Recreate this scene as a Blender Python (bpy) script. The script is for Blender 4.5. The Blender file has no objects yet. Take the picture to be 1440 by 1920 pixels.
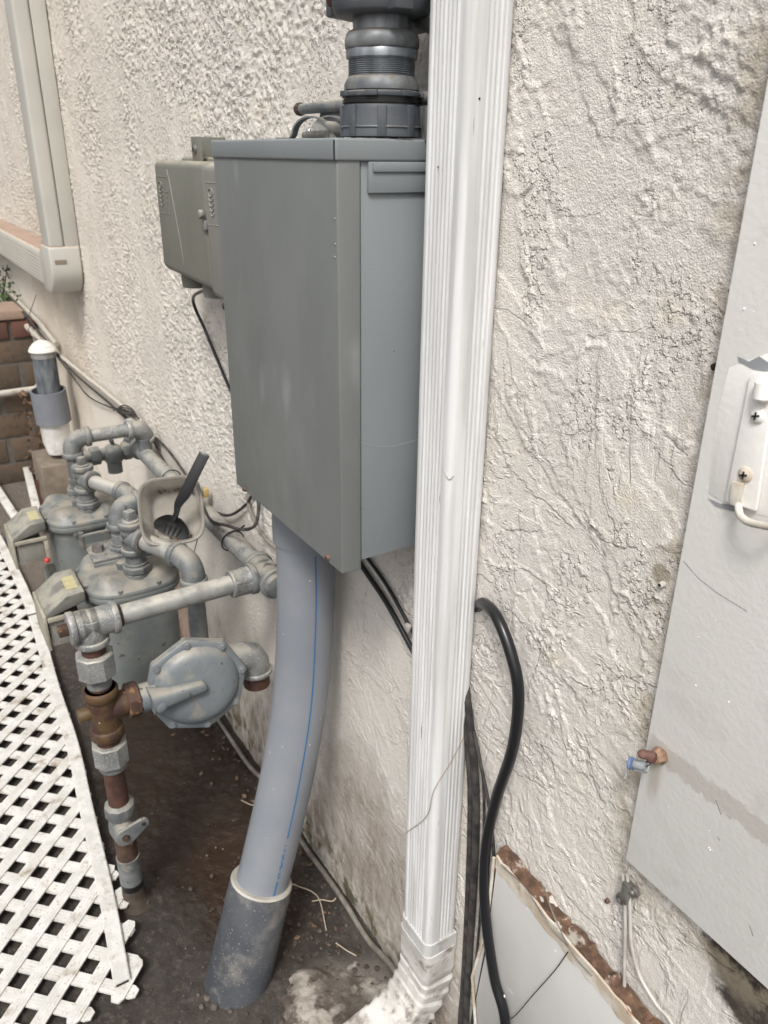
import bpy, bmesh, math, random
import numpy as np
from mathutils import Vector, Matrix
random.seed(7)
R = math.radians
V = Vector
scene = bpy.context.scene
COL = scene.collection

# ------------------------------------------------------------------ camera
CAM = V((0.0, -0.56, 1.4))
YAW, PIT, ROL, FPX = 1.01528088, 0.421821407, 0.0106739419, 1496.28
fwd = V((-math.sin(YAW)*math.cos(PIT), math.cos(YAW)*math.cos(PIT), -math.sin(PIT)))
r0 = fwd.cross(V((0, 0, 1))).normalized(); u0 = r0.cross(fwd)
cr = r0*math.cos(ROL) + u0*math.sin(ROL); cu = -r0*math.sin(ROL) + u0*math.cos(ROL)
cam_d = bpy.data.cameras.new('camera'); cam = bpy.data.objects.new('camera', cam_d); COL.objects.link(cam)
cam.matrix_world = Matrix(((cr.x, cu.x, -fwd.x, CAM.x), (cr.y, cu.y, -fwd.y, CAM.y), (cr.z, cu.z, -fwd.z, CAM.z), (0, 0, 0, 1)))
cam_d.sensor_fit = 'VERTICAL'; cam_d.sensor_height = 36.0; cam_d.lens = 36.0*FPX/1920.0
cam_d.clip_start = 0.02; cam_d.clip_end = 500
cam_d.dof.use_dof = True; cam_d.dof.focus_distance = 0.95; cam_d.dof.aperture_fstop = 11.0
scene.camera = cam

def W(px, py, ax, val):
    """surveyed point: where the sight line through a photo point meets a plane"""
    d = cr*((px-720)/FPX) - cu*((py-960)/FPX) + fwd
    t = (val - CAM[ax])/d[ax]
    return CAM + d*t

# ------------------------------------------------------------------ materials
MAT = {}
def nodes(name):
    m = bpy.data.materials.new(name); m.use_nodes = True
    nt = m.node_tree; b = nt.nodes['Principled BSDF']
    return m, nt, b
def N(nt, typ, **kw):
    n = nt.nodes.new(typ)
    for k, v in kw.items():
        if k in n.inputs: n.inputs[k].default_value = v
        else: setattr(n, k, v)
    return n
def c4(c): return (c[0], c[1], c[2], 1.0)
def mixc(nt, fac, a, b):
    m = nt.nodes.new('ShaderNodeMix'); m.data_type = 'RGBA'
    for s, v in ((0, fac), (6, a), (7, b)):
        if isinstance(v, (tuple, list)): m.inputs[s].default_value = c4(v)
        elif isinstance(v, float): m.inputs[s].default_value = v
        else: nt.links.new(v, m.inputs[s])
    return m.outputs[2]
def ramp(nt, src, lo, hi, a=0.0, b=1.0):
    m = nt.nodes.new('ShaderNodeMapRange'); m.interpolation_type = 'SMOOTHSTEP'
    nt.links.new(src, m.inputs[0])
    m.inputs[1].default_value = lo; m.inputs[2].default_value = hi
    m.inputs[3].default_value = a; m.inputs[4].default_value = b
    return m.outputs[0]
def mth(nt, op, a, b=0.0):
    m = nt.nodes.new('ShaderNodeMath'); m.operation = op
    for i, v in ((0, a), (1, b)):
        if isinstance(v, (int, float)): m.inputs[i].default_value = v
        else: nt.links.new(v, m.inputs[i])
    return m.outputs[0]
def coords(nt, scale=(1, 1, 1), rot=(0, 0, 0)):
    tc = nt.nodes.new('ShaderNodeTexCoord'); mp = nt.nodes.new('ShaderNodeMapping')
    mp.inputs['Scale'].default_value = scale; mp.inputs['Rotation'].default_value = rot
    nt.links.new(tc.outputs['Object'], mp.inputs[0]); return mp.outputs[0]
def noise(nt, co, scale, detail=4.0, rough=0.55, dist=0.0):
    n = N(nt, 'ShaderNodeTexNoise', Scale=scale, Detail=detail, Roughness=rough, Distortion=dist)
    nt.links.new(co, n.inputs['Vector']); return n.outputs['Fac']
def mat(name, c1, c2=None, scale=12, rough=0.5, metal=0.0, bump=0.0, bscale=200, dirt=None, dscale=20, dlo=.5, dhi=.7,
        speck=None, sscale=150, slo=.66, shi=.7, stretch=(1, 1, 1), r2=None, trans=0.0, ior=1.45, spec=0.5, up=None, bdist=.001):
    m, nt, b = nodes(name); L = nt.links.new
    co = coords(nt, stretch)
    col = c1
    if c2:
        col = mixc(nt, ramp(nt, noise(nt, co, scale), .35, .65), c1, c2)
    if dirt: col = mixc(nt, ramp(nt, noise(nt, co, dscale, 6.0, .65), dlo, dhi), col, dirt)
    if up:   # settled dust / grime lies on upward faces
        g = nt.nodes.new('ShaderNodeNewGeometry'); s = nt.nodes.new('ShaderNodeSeparateXYZ'); L(g.outputs['Normal'], s.inputs[0])
        f = mth(nt, 'MULTIPLY', ramp(nt, s.outputs['Z'], .35, .95), ramp(nt, noise(nt, co, 30.0, 5.0, .6), .3, .6))
        col = mixc(nt, f, col, up)
    if speck: col = mixc(nt, ramp(nt, noise(nt, co, sscale, 2.0, .5), slo, shi), col, speck)
    if isinstance(col, tuple): b.inputs['Base Color'].default_value = c4(col)
    else: L(col, b.inputs['Base Color'])
    b.inputs['Roughness'].default_value = rough
    if r2 is not None: L(ramp(nt, noise(nt, co, scale*2.3), .3, .7, rough, r2), b.inputs['Roughness'])
    b.inputs['Metallic'].default_value = metal
    b.inputs['Transmission Weight'].default_value = trans; b.inputs['IOR'].default_value = ior
    b.inputs['Specular IOR Level'].default_value = spec
    if bump:
        bp = nt.nodes.new('ShaderNodeBump'); bp.inputs['Strength'].default_value = bump; bp.inputs['Distance'].default_value = bdist
        L(noise(nt, co, bscale, 4.0), bp.inputs['Height']); L(bp.outputs[0], b.inputs['Normal'])
    MAT[name] = m; return m

mat('box_grey', (.150, .160, .157), (.170, .180, .177), 9, .42, bump=.15, bscale=60, bdist=.0015, dirt=(.19, .20, .20), dscale=7, dlo=.52, dhi=.75, speck=(.30, .315, .315), sscale=13, slo=.58, shi=.82, stretch=(1, 1, .45), r2=.52)
mat('scuff_pale', (.30, .31, .31), rough=.6)
mat('box_grey_lit', (.190, .208, .216), (.202, .221, .230), 7, .40, bump=.12, bscale=60, bdist=.0015, speck=(.06, .06, .06), sscale=160, slo=.76, shi=.79, r2=.5)  # box grey made lighter and bluer: brighter light on the side painted in
mat('tel_grey', (.150, .152, .130), (.170, .170, .146), 10, .55, bump=.1, bscale=300, up=(.32, .29, .22))
mat('tel_grey_warm', (.195, .19, .175), (.21, .205, .19), 10, .55, bump=.1, bscale=300, up=(.38, .35, .30))
mat('pvc_grey', (.185, .20, .225), (.21, .222, .245), 8, .38, bump=.05, bscale=90, speck=(.42, .42, .42), sscale=120, slo=.74, shi=.78, r2=.5)
mat('pvc_dark', (.048, .053, .062), (.078, .084, .094), 9, .6, dirt=(.17, .16, .15), dscale=16, dlo=.50, dhi=.70, speck=(.34, .34, .34), sscale=330, slo=.66, shi=.74, bump=.3, bscale=150)
mat('pvc_ring', (.33, .31, .27), (.42, .40, .36), 20, .6)
mat('blue_ink', (.03, .13, .30), rough=.5)
mat('galv', (.18, .188, .19), (.27, .27, .265), 30, .55, metal=.25, bump=.6, bscale=160, speck=(.42, .42, .40), sscale=300, slo=.58, shi=.7, dirt=(.15, .135, .115), dscale=26, dlo=.55, dhi=.72, up=(.40, .38, .33))
mat('galv_dull', (.105, .115, .12), (.18, .188, .188), 26, .6, metal=.15, bump=.5, bscale=160, dirt=(.25, .225, .185), dscale=40, dlo=.55, dhi=.72, speck=(.06, .05, .045), sscale=120, slo=.66, shi=.74, up=(.30, .28, .24))
mat('galv_bright', (.33, .33, .315), (.25, .25, .24), 40, .5, metal=.3, bump=.4, bscale=200, dirt=(.17, .15, .125), dscale=30, dlo=.58, dhi=.74, up=(.52, .49, .43))
mat('conduit_steel', (.18, .20, .22), (.32, .34, .36), 20, .38, metal=.55, bump=.15, bscale=120, stretch=(3, 3, .5), dirt=(.16, .15, .14), dscale=30, dlo=.55, dhi=.8, r2=.55)
mat('cast_grey', (.11, .12, .13), (.25, .26, .26), 22, .5, metal=.3, bump=.6, bscale=90, dirt=(.13, .12, .105), dscale=50, dlo=.5, dhi=.7, up=(.27, .24, .20))
mat('hub_plastic', (.055, .062, .074), (.075, .083, .092), 20, .55, bump=.2, bscale=200, speck=(.2, .17, .13), sscale=70, slo=.66, shi=.8, up=(.2, .19, .17))
mat('rust', (.050, .030, .022), (.085, .046, .030), 45, .75, bump=.7, bscale=150, dirt=(.05, .025, .02), dscale=60, speck=(.25, .13, .05), sscale=70, slo=.62, shi=.72)
mat('rust_dark', (.045, .022, .018), (.085, .038, .026), 50, .7, bump=.5, bscale=150)
mat('rust_yellow', (.085, .04, .018), (.085, .055, .024), 24, .6, bump=.6, bscale=150, speck=(.40, .33, .2), sscale=60, slo=.68, shi=.76, dirt=(.05, .025, .02), dscale=30, dlo=.46, dhi=.6)
mat('black_tape', (.012, .012, .012), rough=.4)
mat('mud', (.05, .038, .028), (.075, .058, .045), 40, .9, bump=.8, bscale=120)
mat('meter_paint', (.118, .131, .130), (.155, .168, .166), 14, .45, bump=.4, bscale=120, dirt=(.20, .185, .155), dscale=30, dlo=.54, dhi=.74, speck=(.07, .055, .045), sscale=70, slo=.68, shi=.75, up=(.27, .245, .205))
mat('meter_hood', (.135, .133, .122), (.175, .170, .152), 14, .5, bump=.3, bscale=160, up=(.30, .285, .235), dirt=(.09, .09, .08), dscale=26, dlo=.56, dhi=.72)
mat('meter_frame', (.36, .335, .27), (.26, .24, .19), 30, .5)
mat('meter_sticker', (.46, .41, .22), (.38, .35, .22), 90, .5)
mat('meter_glass', (.80, .78, .70), rough=.12, trans=.75, ior=1.2)
mat('meter_inner', (.035, .035, .045), (.08, .08, .09), 30, .4)
mat('red_tag', (.5, .05, .04), rough=.4)
mat('regulator_paint', (.130, .148, .162), (.17, .188, .200), 12, .42, bump=.45, bscale=100, dirt=(.27, .255, .22), dscale=20, dlo=.54, dhi=.74, speck=(.08, .07, .06), sscale=80, slo=.67, shi=.75, up=(.31, .29, .25))
mat('downspout_white', (.54, .54, .54), (.68, .685, .69), 34, .45, bump=.12, bscale=120, stretch=(2.5, 2.5, .12), dirt=(.40, .39, .37), dscale=14, dlo=.53, dhi=.76, speck=(.16, .15, .14), sscale=190, slo=.745, shi=.775)
mat('strap_white', (.44, .44, .435), (.50, .50, .49), 12, .5, bump=.1, dirt=(.32, .30, .27), dscale=25, dlo=.55, dhi=.75)
mat('elbow_white', (.42, .405, .38), (.58, .565, .54), 22, .65, bump=.5, bscale=120, dirt=(.22, .185, .155), dscale=30, dlo=.50, dhi=.68)
mat('duct_cream', (.45, .435, .40), (.49, .475, .435), 5, .45, bump=.03, bscale=100, up=(.45, .33, .24))
mat('duct_slot', (.2, .17, .13), rough=.8)
mat('door_paint', (.83, .815, .78), (.85, .835, .80), 6, .5, bump=.4, bscale=190, bdist=.0008, dirt=(.77, .755, .725), dscale=5, dlo=.55, dhi=.8)
def door_stain():
    m = MAT['door_paint']; nt = m.node_tree; b = nt.nodes['Principled BSDF']
    src = b.inputs['Base Color'].links[0].from_socket
    tc = nt.nodes.new('ShaderNodeTexCoord'); co = tc.outputs['Object']; sp = nt.nodes.new('ShaderNodeSeparateXYZ'); nt.links.new(co, sp.inputs[0])
    A = W(1228, 1402, 1, -.014); B = W(1440, 1568, 1, -.014); dx, dz = B.x-A.x, B.z-A.z; L = math.hypot(dx, dz); dx /= L; dz /= L
    px = mth(nt, 'SUBTRACT', sp.outputs['X'], A.x); pz = mth(nt, 'SUBTRACT', sp.outputs['Z'], A.z)
    al = mth(nt, 'ADD', mth(nt, 'MULTIPLY', px, dx), mth(nt, 'MULTIPLY', pz, dz))
    pp = mth(nt, 'ABSOLUTE', mth(nt, 'ADD', mth(nt, 'MULTIPLY', px, -dz), mth(nt, 'MULTIPLY', pz, dx)))
    pp = mth(nt, 'ADD', pp, mth(nt, 'MULTIPLY', mth(nt, 'SUBTRACT', noise(nt, co, 90.0, 6.0, .7), .5), .022))
    f = mth(nt, 'MULTIPLY', mth(nt, 'MULTIPLY', ramp(nt, pp, .0125, .0095), ramp(nt, al, -.012, -.004)), .75)
    col = mixc(nt, f, src, (.62, .585, .535))
    # rust run below the bolt
    c = W(1228, 1450, 1, -.014); rx = mth(nt, 'ABSOLUTE', mth(nt, 'SUBTRACT', sp.outputs['X'], c.x)); rz = mth(nt, 'SUBTRACT', sp.outputs['Z'], c.z)
    g = mth(nt, 'MULTIPLY', mth(nt, 'MULTIPLY', ramp(nt, rx, .010, .002), ramp(nt, rz, -.045, -.010)), ramp(nt, rz, .03, .02))
    col = mixc(nt, mth(nt, 'MULTIPLY', g, .5), col, (.42, .36, .28))
    # faint smudges of handling dirt
    col = mixc(nt, mth(nt, 'MULTIPLY', ramp(nt, noise(nt, co, 11.0, 5.0, .65, .5), .54, .70), .30), col, (.62, .59, .55))
    nt.links.new(col, b.inputs['Base Color'])
door_stain()
mat('door_edge', (.50, .47, .42), (.56, .54, .50), 20, .6)
mat('grey_patch', (.27, .285, .30), rough=.5)
mat('taupe_paint', (.44, .41, .37), (.50, .48, .44), 25, .6)
mat('lower_panel', (.54, .535, .52), (.59, .58, .565), 5, .36, bump=.3, bscale=40, speck=(.68, .68, .68), sscale=70, slo=.72, shi=.75, bdist=.0008)
mat('peel_white', (.62, .59, .53), (.46, .38, .29), 28, .7, bump=.9, bscale=60, dirt=(.24, .10, .035), dscale=24, dlo=.54, dhi=.62, bdist=.002)
mat('rust_band', (.075, .045, .030), (.17, .095, .06), 60, .85, bump=1.0, bscale=110, dirt=(.36, .33, .29), dscale=30, dlo=.54, dhi=.62, speck=(.50, .46, .42), sscale=42, slo=.66, shi=.69, bdist=.003)
mat('cable_black', (.012, .012, .014), rough=.3, bump=.05, bscale=60)
mat('cable_old', (.022, .021, .022), (.06, .055, .05), 60, .65, bump=.3, bscale=200)
mat('cable_grey', (.16, .15, .135), (.25, .23, .20), 30, .7)
mat('cable_white', (.48, .46, .43), (.38, .35, .32), 40, .5)
mat('cable_dirty', (.13, .115, .10), (.21, .19, .165), 40, .8, bump=.3)
mat('twine', (.30, .24, .16), rough=.8)
mat('root_pale', (.38, .32, .25), rough=.8)
mat('copper_rust', (.30, .19, .13), (.12, .065, .045), 60, .6, metal=.2, bump=.5, bscale=150)
mat('rust_wing', (.10, .05, .04), (.16, .08, .06), 60, .7, bump=.5)
mat('blue_cap', (.06, .18, .48), rough=.3)
mat('clear_plastic', (.93, .95, .97), rough=.06, trans=.92, ior=1.2)
mat('tub_plastic', (.44, .42, .385), (.36, .33, .285), 30, .30, trans=.45, ior=1.15, dirt=(.22, .17, .10), dscale=42, dlo=.62, dhi=.74)
mat('spork_black', (.018, .018, .020), rough=.28, bump=.05)
mat('lattice_white', (.52, .51, .48), (.62, .61, .585), 30, .5, bump=.6, bscale=260, dirt=(.28, .22, .16), dscale=20, dlo=.54, dhi=.72, speck=(.42, .36, .29), sscale=170, slo=.62, shi=.70, bdist=.0015)
mat('white_cap', (.72, .71, .67), (.60, .58, .52), 40, .5)
mat('vent_dark', (.065, .075, .09), (.15, .16, .17), 50, .6, stretch=(1, 1, .25), bump=.2)
mat('pipe_coupling', (.155, .165, .19), (.175, .185, .21), 15, .5, bump=.15, bscale=100)
mat('pvc_white', (.50, .48, .46), (.70, .69, .68), 12, .4, dirt=(.40, .36, .28), dscale=30, dlo=.58, dhi=.75)
mat('pipe_cream', (.38, .355, .31), (.46, .43, .38), 14, .55, dirt=(.24, .20, .16), dscale=30, up=(.46, .42, .36))
mat('block_tan', (.19, .155, .12), (.14, .115, .09), 25, .9, bump=.7, bscale=120)
mat('splash_cement', (.10, .085, .07), (.32, .29, .255), 14, .9, bump=.9, bscale=90, dirt=(.075, .06, .05), dscale=22, dlo=.47, dhi=.60, bdist=.004)
mat('leaf', (.045, .085, .03), (.08, .13, .045), 20, .55)
mat('dry_leaf', (.10, .060, .038), (.15, .095, .06), 20, .8)
mat('pebble', (.075, .06, .05), (.12, .10, .085), 30, .85, bump=.5)
mat('hole_dark', (.02, .017, .015), rough=.9)
mat('tarnish', (.15, .14, .13), (.25, .24, .22), 70, .5, metal=.5, bump=.4)
mat('screw_steel', (.45, .44, .42), (.30, .28, .26), 90, .4, metal=.6)
mat('amber', (.42, .30, .12), rough=.4)

# stucco wall
def stucco():
    m, nt, b = nodes('stucco'); L = nt.links.new
    tc = nt.nodes.new('ShaderNodeTexCoord'); co = tc.outputs['Object']
    col = mixc(nt, ramp(nt, noise(nt, co, 3.0, 3.0), .35, .65), (.66, .625, .575), (.65, .617, .582))
    col = mixc(nt, ramp(nt, noise(nt, co, 16.0, 5.0, .6), .55, .75), col, (.67, .615, .53))
    # sand grains of the finish coat
    g0 = noise(nt, co, 620.0, 2.0, .6)
    col = mixc(nt, ramp(nt, g0, .56, .66, 0.0, .55), col, (.43, .385, .34))
    col = mixc(nt, ramp(nt, g0, .42, .34, 0.0, .6), col, (.80, .76, .70))
    at = nt.nodes.new('ShaderNodeAttribute'); at.attribute_name = 'relief'
    # wear on the proud trowel edges
    col = mixc(nt, mth(nt, 'MULTIPLY', ramp(nt, at.outputs['Fac'], .75, 1.0), .45), col, (.74, .69, .58))
    sp = nt.nodes.new('ShaderNodeSeparateXYZ'); L(co, sp.inputs[0])
    X, Z = sp.outputs['X'], sp.outputs['Z']
    # warmer tone towards the far end
    col = mixc(nt, mth(nt, 'MULTIPLY', ramp(nt, X, -1.0, -2.6), .65), col, (.68, .62, .54))
    # splash-back grime along the foot of the wall
    g1 = noise(nt, co, 6.0, 6.0, .65, .6); g2 = noise(nt, coords(nt, (1, 1, .35), (0, R(40), 0)), 34.0, 6.0, .7, .8)
    low = ramp(nt, mth(nt, 'ADD', Z, mth(nt, 'MULTIPLY', g1, -.85)), -.02, -.36)
    low = mth(nt, 'MULTIPLY', low, ramp(nt, X, -.58, -.70))
    col = mixc(nt, mth(nt, 'MULTIPLY', low, ramp(nt, g2, .36, .62, .25, .85)), col, (.20, .15, .105))
    moss = mth(nt, 'MULTIPLY', ramp(nt, mth(nt, 'ADD', Z, mth(nt, 'MULTIPLY', g1, -.25)), 0.0, -.10), ramp(nt, noise(nt, co, 22.0, 4.0), .48, .62))
    col = mixc(nt, mth(nt, 'MULTIPLY', moss, .85), col, (.075, .075, .03))
    # pale scuffs, only low down
    sc = mth(nt, 'MULTIPLY', ramp(nt, noise(nt, coords(nt, (.35, 1, 1.6), (0, R(50), 0)), 60.0, 5.0, .7), .55, .68), ramp(nt, Z, .5, .2))
    col = mixc(nt, mth(nt, 'MULTIPLY', sc, .6), col, (.58, .55, .51))
    # black mould patch under the corner of the big panel
    nf_ = noise(nt, co, 28.0, 5.0, .7); nc_ = noise(nt, co, 9.0, 5.0, .7)
    def blob(px, py, r, amt, color, col, ns=14.0, nw=.16):
        c = W(px, py, 1, 0)
        dx = mth(nt, 'SUBTRACT', X, c.x); dz = mth(nt, 'SUBTRACT', Z, c.z)
        d = mth(nt, 'SQRT', mth(nt, 'ADD', mth(nt, 'MULTIPLY', dx, dx), mth(nt, 'MULTIPLY', dz, dz)))
        d = mth(nt, 'ADD', d, mth(nt, 'MULTIPLY', mth(nt, 'SUBTRACT', nf_ if ns > 20 else nc_, .5), nw))
        return mixc(nt, mth(nt, 'MULTIPLY', ramp(nt, d, r, r*.6), amt), col, color)
    col = blob(1440, 1880, .075, .97, (.035, .025, .02), col, 26.0, .09)
    col = blob(1385, 1815, .035, .9, (.045, .035, .03), col, 30.0, .07)
    col = blob(1242, 1075, .012, .7, (.16, .13, .10), col, 60.0, .01)
    col = blob(340, 1170, .26, .55, (.25, .12, .07), col, 14.0, .3)
    col = blob(690, 1560, .22, .45, (.26, .22, .185), col, 10.0, .3)
    col = blob(110, 600, .55, .30, (.42, .31, .19), col, 5.0, .5)
    # dirt that gathers beside the big panel
    pe = mth(nt, 'MULTIPLY', mth(nt, 'MULTIPLY', ramp(nt, X, -.445, -.40), ramp(nt, Z, .62, .72)), ramp(nt, noise(nt, co, 30.0, 5.0, .65), .42, .6))
    col = mixc(nt, mth(nt, 'MULTIPLY', pe, .7), col, (.36, .31, .23))
    L(col, b.inputs['Base Color']); b.inputs['Roughness'].default_value = .85; b.inputs['Specular IOR Level'].default_value = .25
    cl = mth(nt, 'ADD', noise(nt, coords(nt, (1, 1, .6), (0, R(-20), 0)), 11.0, 4.0, .6), ramp(nt, X, -.9, -1.4, -.035, .05))
    dash = mth(nt, 'MULTIPLY', ramp(nt, noise(nt, co, 125.0, 3.0, .55), .50, .63), ramp(nt, cl, .47, .56))
    trow = ramp(nt, noise(nt, coords(nt, (1, 1, .55), (0, R(-28), 0)), 8.0, 5.0, .60, .5), .495, .520)
    trow2 = ramp(nt, noise(nt, coords(nt, (.6, 1, 1.3), (0, R(35), 0)), 11.0, 5.0, .60, .4), .550, .575)
    skirt = ramp(nt, Z, .62, .85, .35, 1.0)
    near_ = mth(nt, 'MULTIPLY', ramp(nt, X, -1.3, -.7), ramp(nt, Z, 1.45, 1.0, .35, 1.0))
    hh = mth(nt, 'MULTIPLY', dash, mth(nt, 'MULTIPLY', skirt, .0021))
    hh = mth(nt, 'ADD', hh, mth(nt, 'MULTIPLY', trow, mth(nt, 'MULTIPLY', near_, .0012)))
    hh = mth(nt, 'ADD', hh, mth(nt, 'MULTIPLY', trow2, mth(nt, 'MULTIPLY', near_, .0012)))
    hh = mth(nt, 'ADD', hh, mth(nt, 'MULTIPLY', noise(nt, co, 560.0, 2.0, .5), .0014))
    b1 = nt.nodes.new('ShaderNodeBump'); b1.inputs['Strength'].default_value = 1.0; b1.inputs['Distance'].default_value = 1.0
    L(hh, b1.inputs['Height']); L(b1.outputs[0], b.inputs['Normal'])
    MAT['stucco'] = m
stucco()

def ground_mat():
    m, nt, b = nodes('ground'); L = nt.links.new
    tc = nt.nodes.new('ShaderNodeTexCoord'); co = tc.outputs['Object']
    col = mixc(nt, ramp(nt, noise(nt, co, 5.0, 6.0, .6), .35, .65), (.030, .025, .021), (.052, .044, .038))
    col = mixc(nt, ramp(nt, noise(nt, co, 60.0, 6.0, .7), .5, .72), col, (.10, .083, .07))
    col = mixc(nt, ramp(nt, noise(nt, co, 210.0, 3.0, .6), .60, .70), col, (.035, .028, .024))
    sp = nt.nodes.new('ShaderNodeSeparateXYZ'); L(co, sp.inputs[0]); X, Y = sp.outputs['X'], sp.outputs['Y']
    n = noise(nt, co, 4.0, 5.0, .6)
    def ell(cx, cy, rx, ry, lo=1.15, hi=.7):
        dx = mth(nt, 'MULTIPLY', mth(nt, 'SUBTRACT', X, cx), 1/rx); dy = mth(nt, 'MULTIPLY', mth(nt, 'SUBTRACT', Y, cy), 1/ry)
        d = mth(nt, 'SQRT', mth(nt, 'ADD', mth(nt, 'MULTIPLY', dx, dx), mth(nt, 'MULTIPLY', dy, dy)))
        return ramp(nt, mth(nt, 'ADD', d, mth(nt, 'MULTIPLY', mth(nt, 'SUBTRACT', n, .5), 1.2)), lo, hi)
    wet = ell(-1.48, -.19, .50, .20)
    col = mixc(nt, mth(nt, 'MULTIPLY', wet, .85), col, (.018, .010, .006))
    wet2 = ell(-1.16, -.16, .18, .12, 1.2, .6)
    col = mixc(nt, mth(nt, 'MULTIPLY', wet2, .6), col, (.038, .021, .012))
    glit = ramp(nt, noise(nt, co, 170.0, 2.0), .74, .78)
    col = mixc(nt, mth(nt, 'MULTIPLY', glit, .5), col, (.16, .14, .12))
    # pale dusty concrete further out
    far = mth(nt, 'MULTIPLY', ramp(nt, X, -2.0, -3.0), .8)
    col = mixc(nt, far, col, (.15, .125, .105))
    pale = ell(-.80, -.10, .12, .10, 1.3, .6)
    col = mixc(nt, mth(nt, 'MULTIPLY', pale, .75), col, (.21, .185, .165))
    L(col, b.inputs['Base Color'])
    rg = mixc(nt, mth(nt, 'MAXIMUM', wet, wet2), (.8, .8, .8), (.16, .16, .16))
    L(rg, b.inputs['Roughness']); b.inputs['Specular IOR Level'].default_value = .4
    b1 = nt.nodes.new('ShaderNodeBump'); b1.inputs['Strength'].default_value = .9; b1.inputs['Distance'].default_value = .005
    L(noise(nt, co, 70.0, 7.0, .68), b1.inputs['Height']); L(b1.outputs[0], b.inputs['Normal'])
    MAT['ground'] = m
ground_mat()

def brick_mat():
    m, nt, b = nodes('brick'); L = nt.links.new
    tc = nt.nodes.new('ShaderNodeTexCoord'); co = tc.outputs['Object']
    col = mixc(nt, ramp(nt, noise(nt, co, 6.0, 4.0), .4, .6), (.105, .072, .048), (.085, .062, .044))
    col = mixc(nt, ramp(nt, noise(nt, co, 40.0, 5.0), .5, .7), col, (.065, .05, .04))
    L(col, b.inputs['Base Color']); b.inputs['Roughness'].default_value = .9
    b1 = nt.nodes.new('ShaderNodeBump'); b1.inputs['Strength'].default_value = .6; b1.inputs['Distance'].default_value = .004
    L(noise(nt, co, 60.0, 5.0), b1.inputs['Height']); L(b1.outputs[0], b.inputs['Normal'])
    MAT['brick'] = m
brick_mat()
mat('brick_red', (.125, .055, .040), (.10, .05, .038), 12, .9, bump=.6, bscale=60)
mat('brick_cap', (.36, .26, .20), (.30, .22, .17), 12, .9, bump=.6, bscale=60)
mat('mortar', (.085, .075, .065), (.11, .10, .09), 30, .95, bump=.6, bscale=80)

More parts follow.
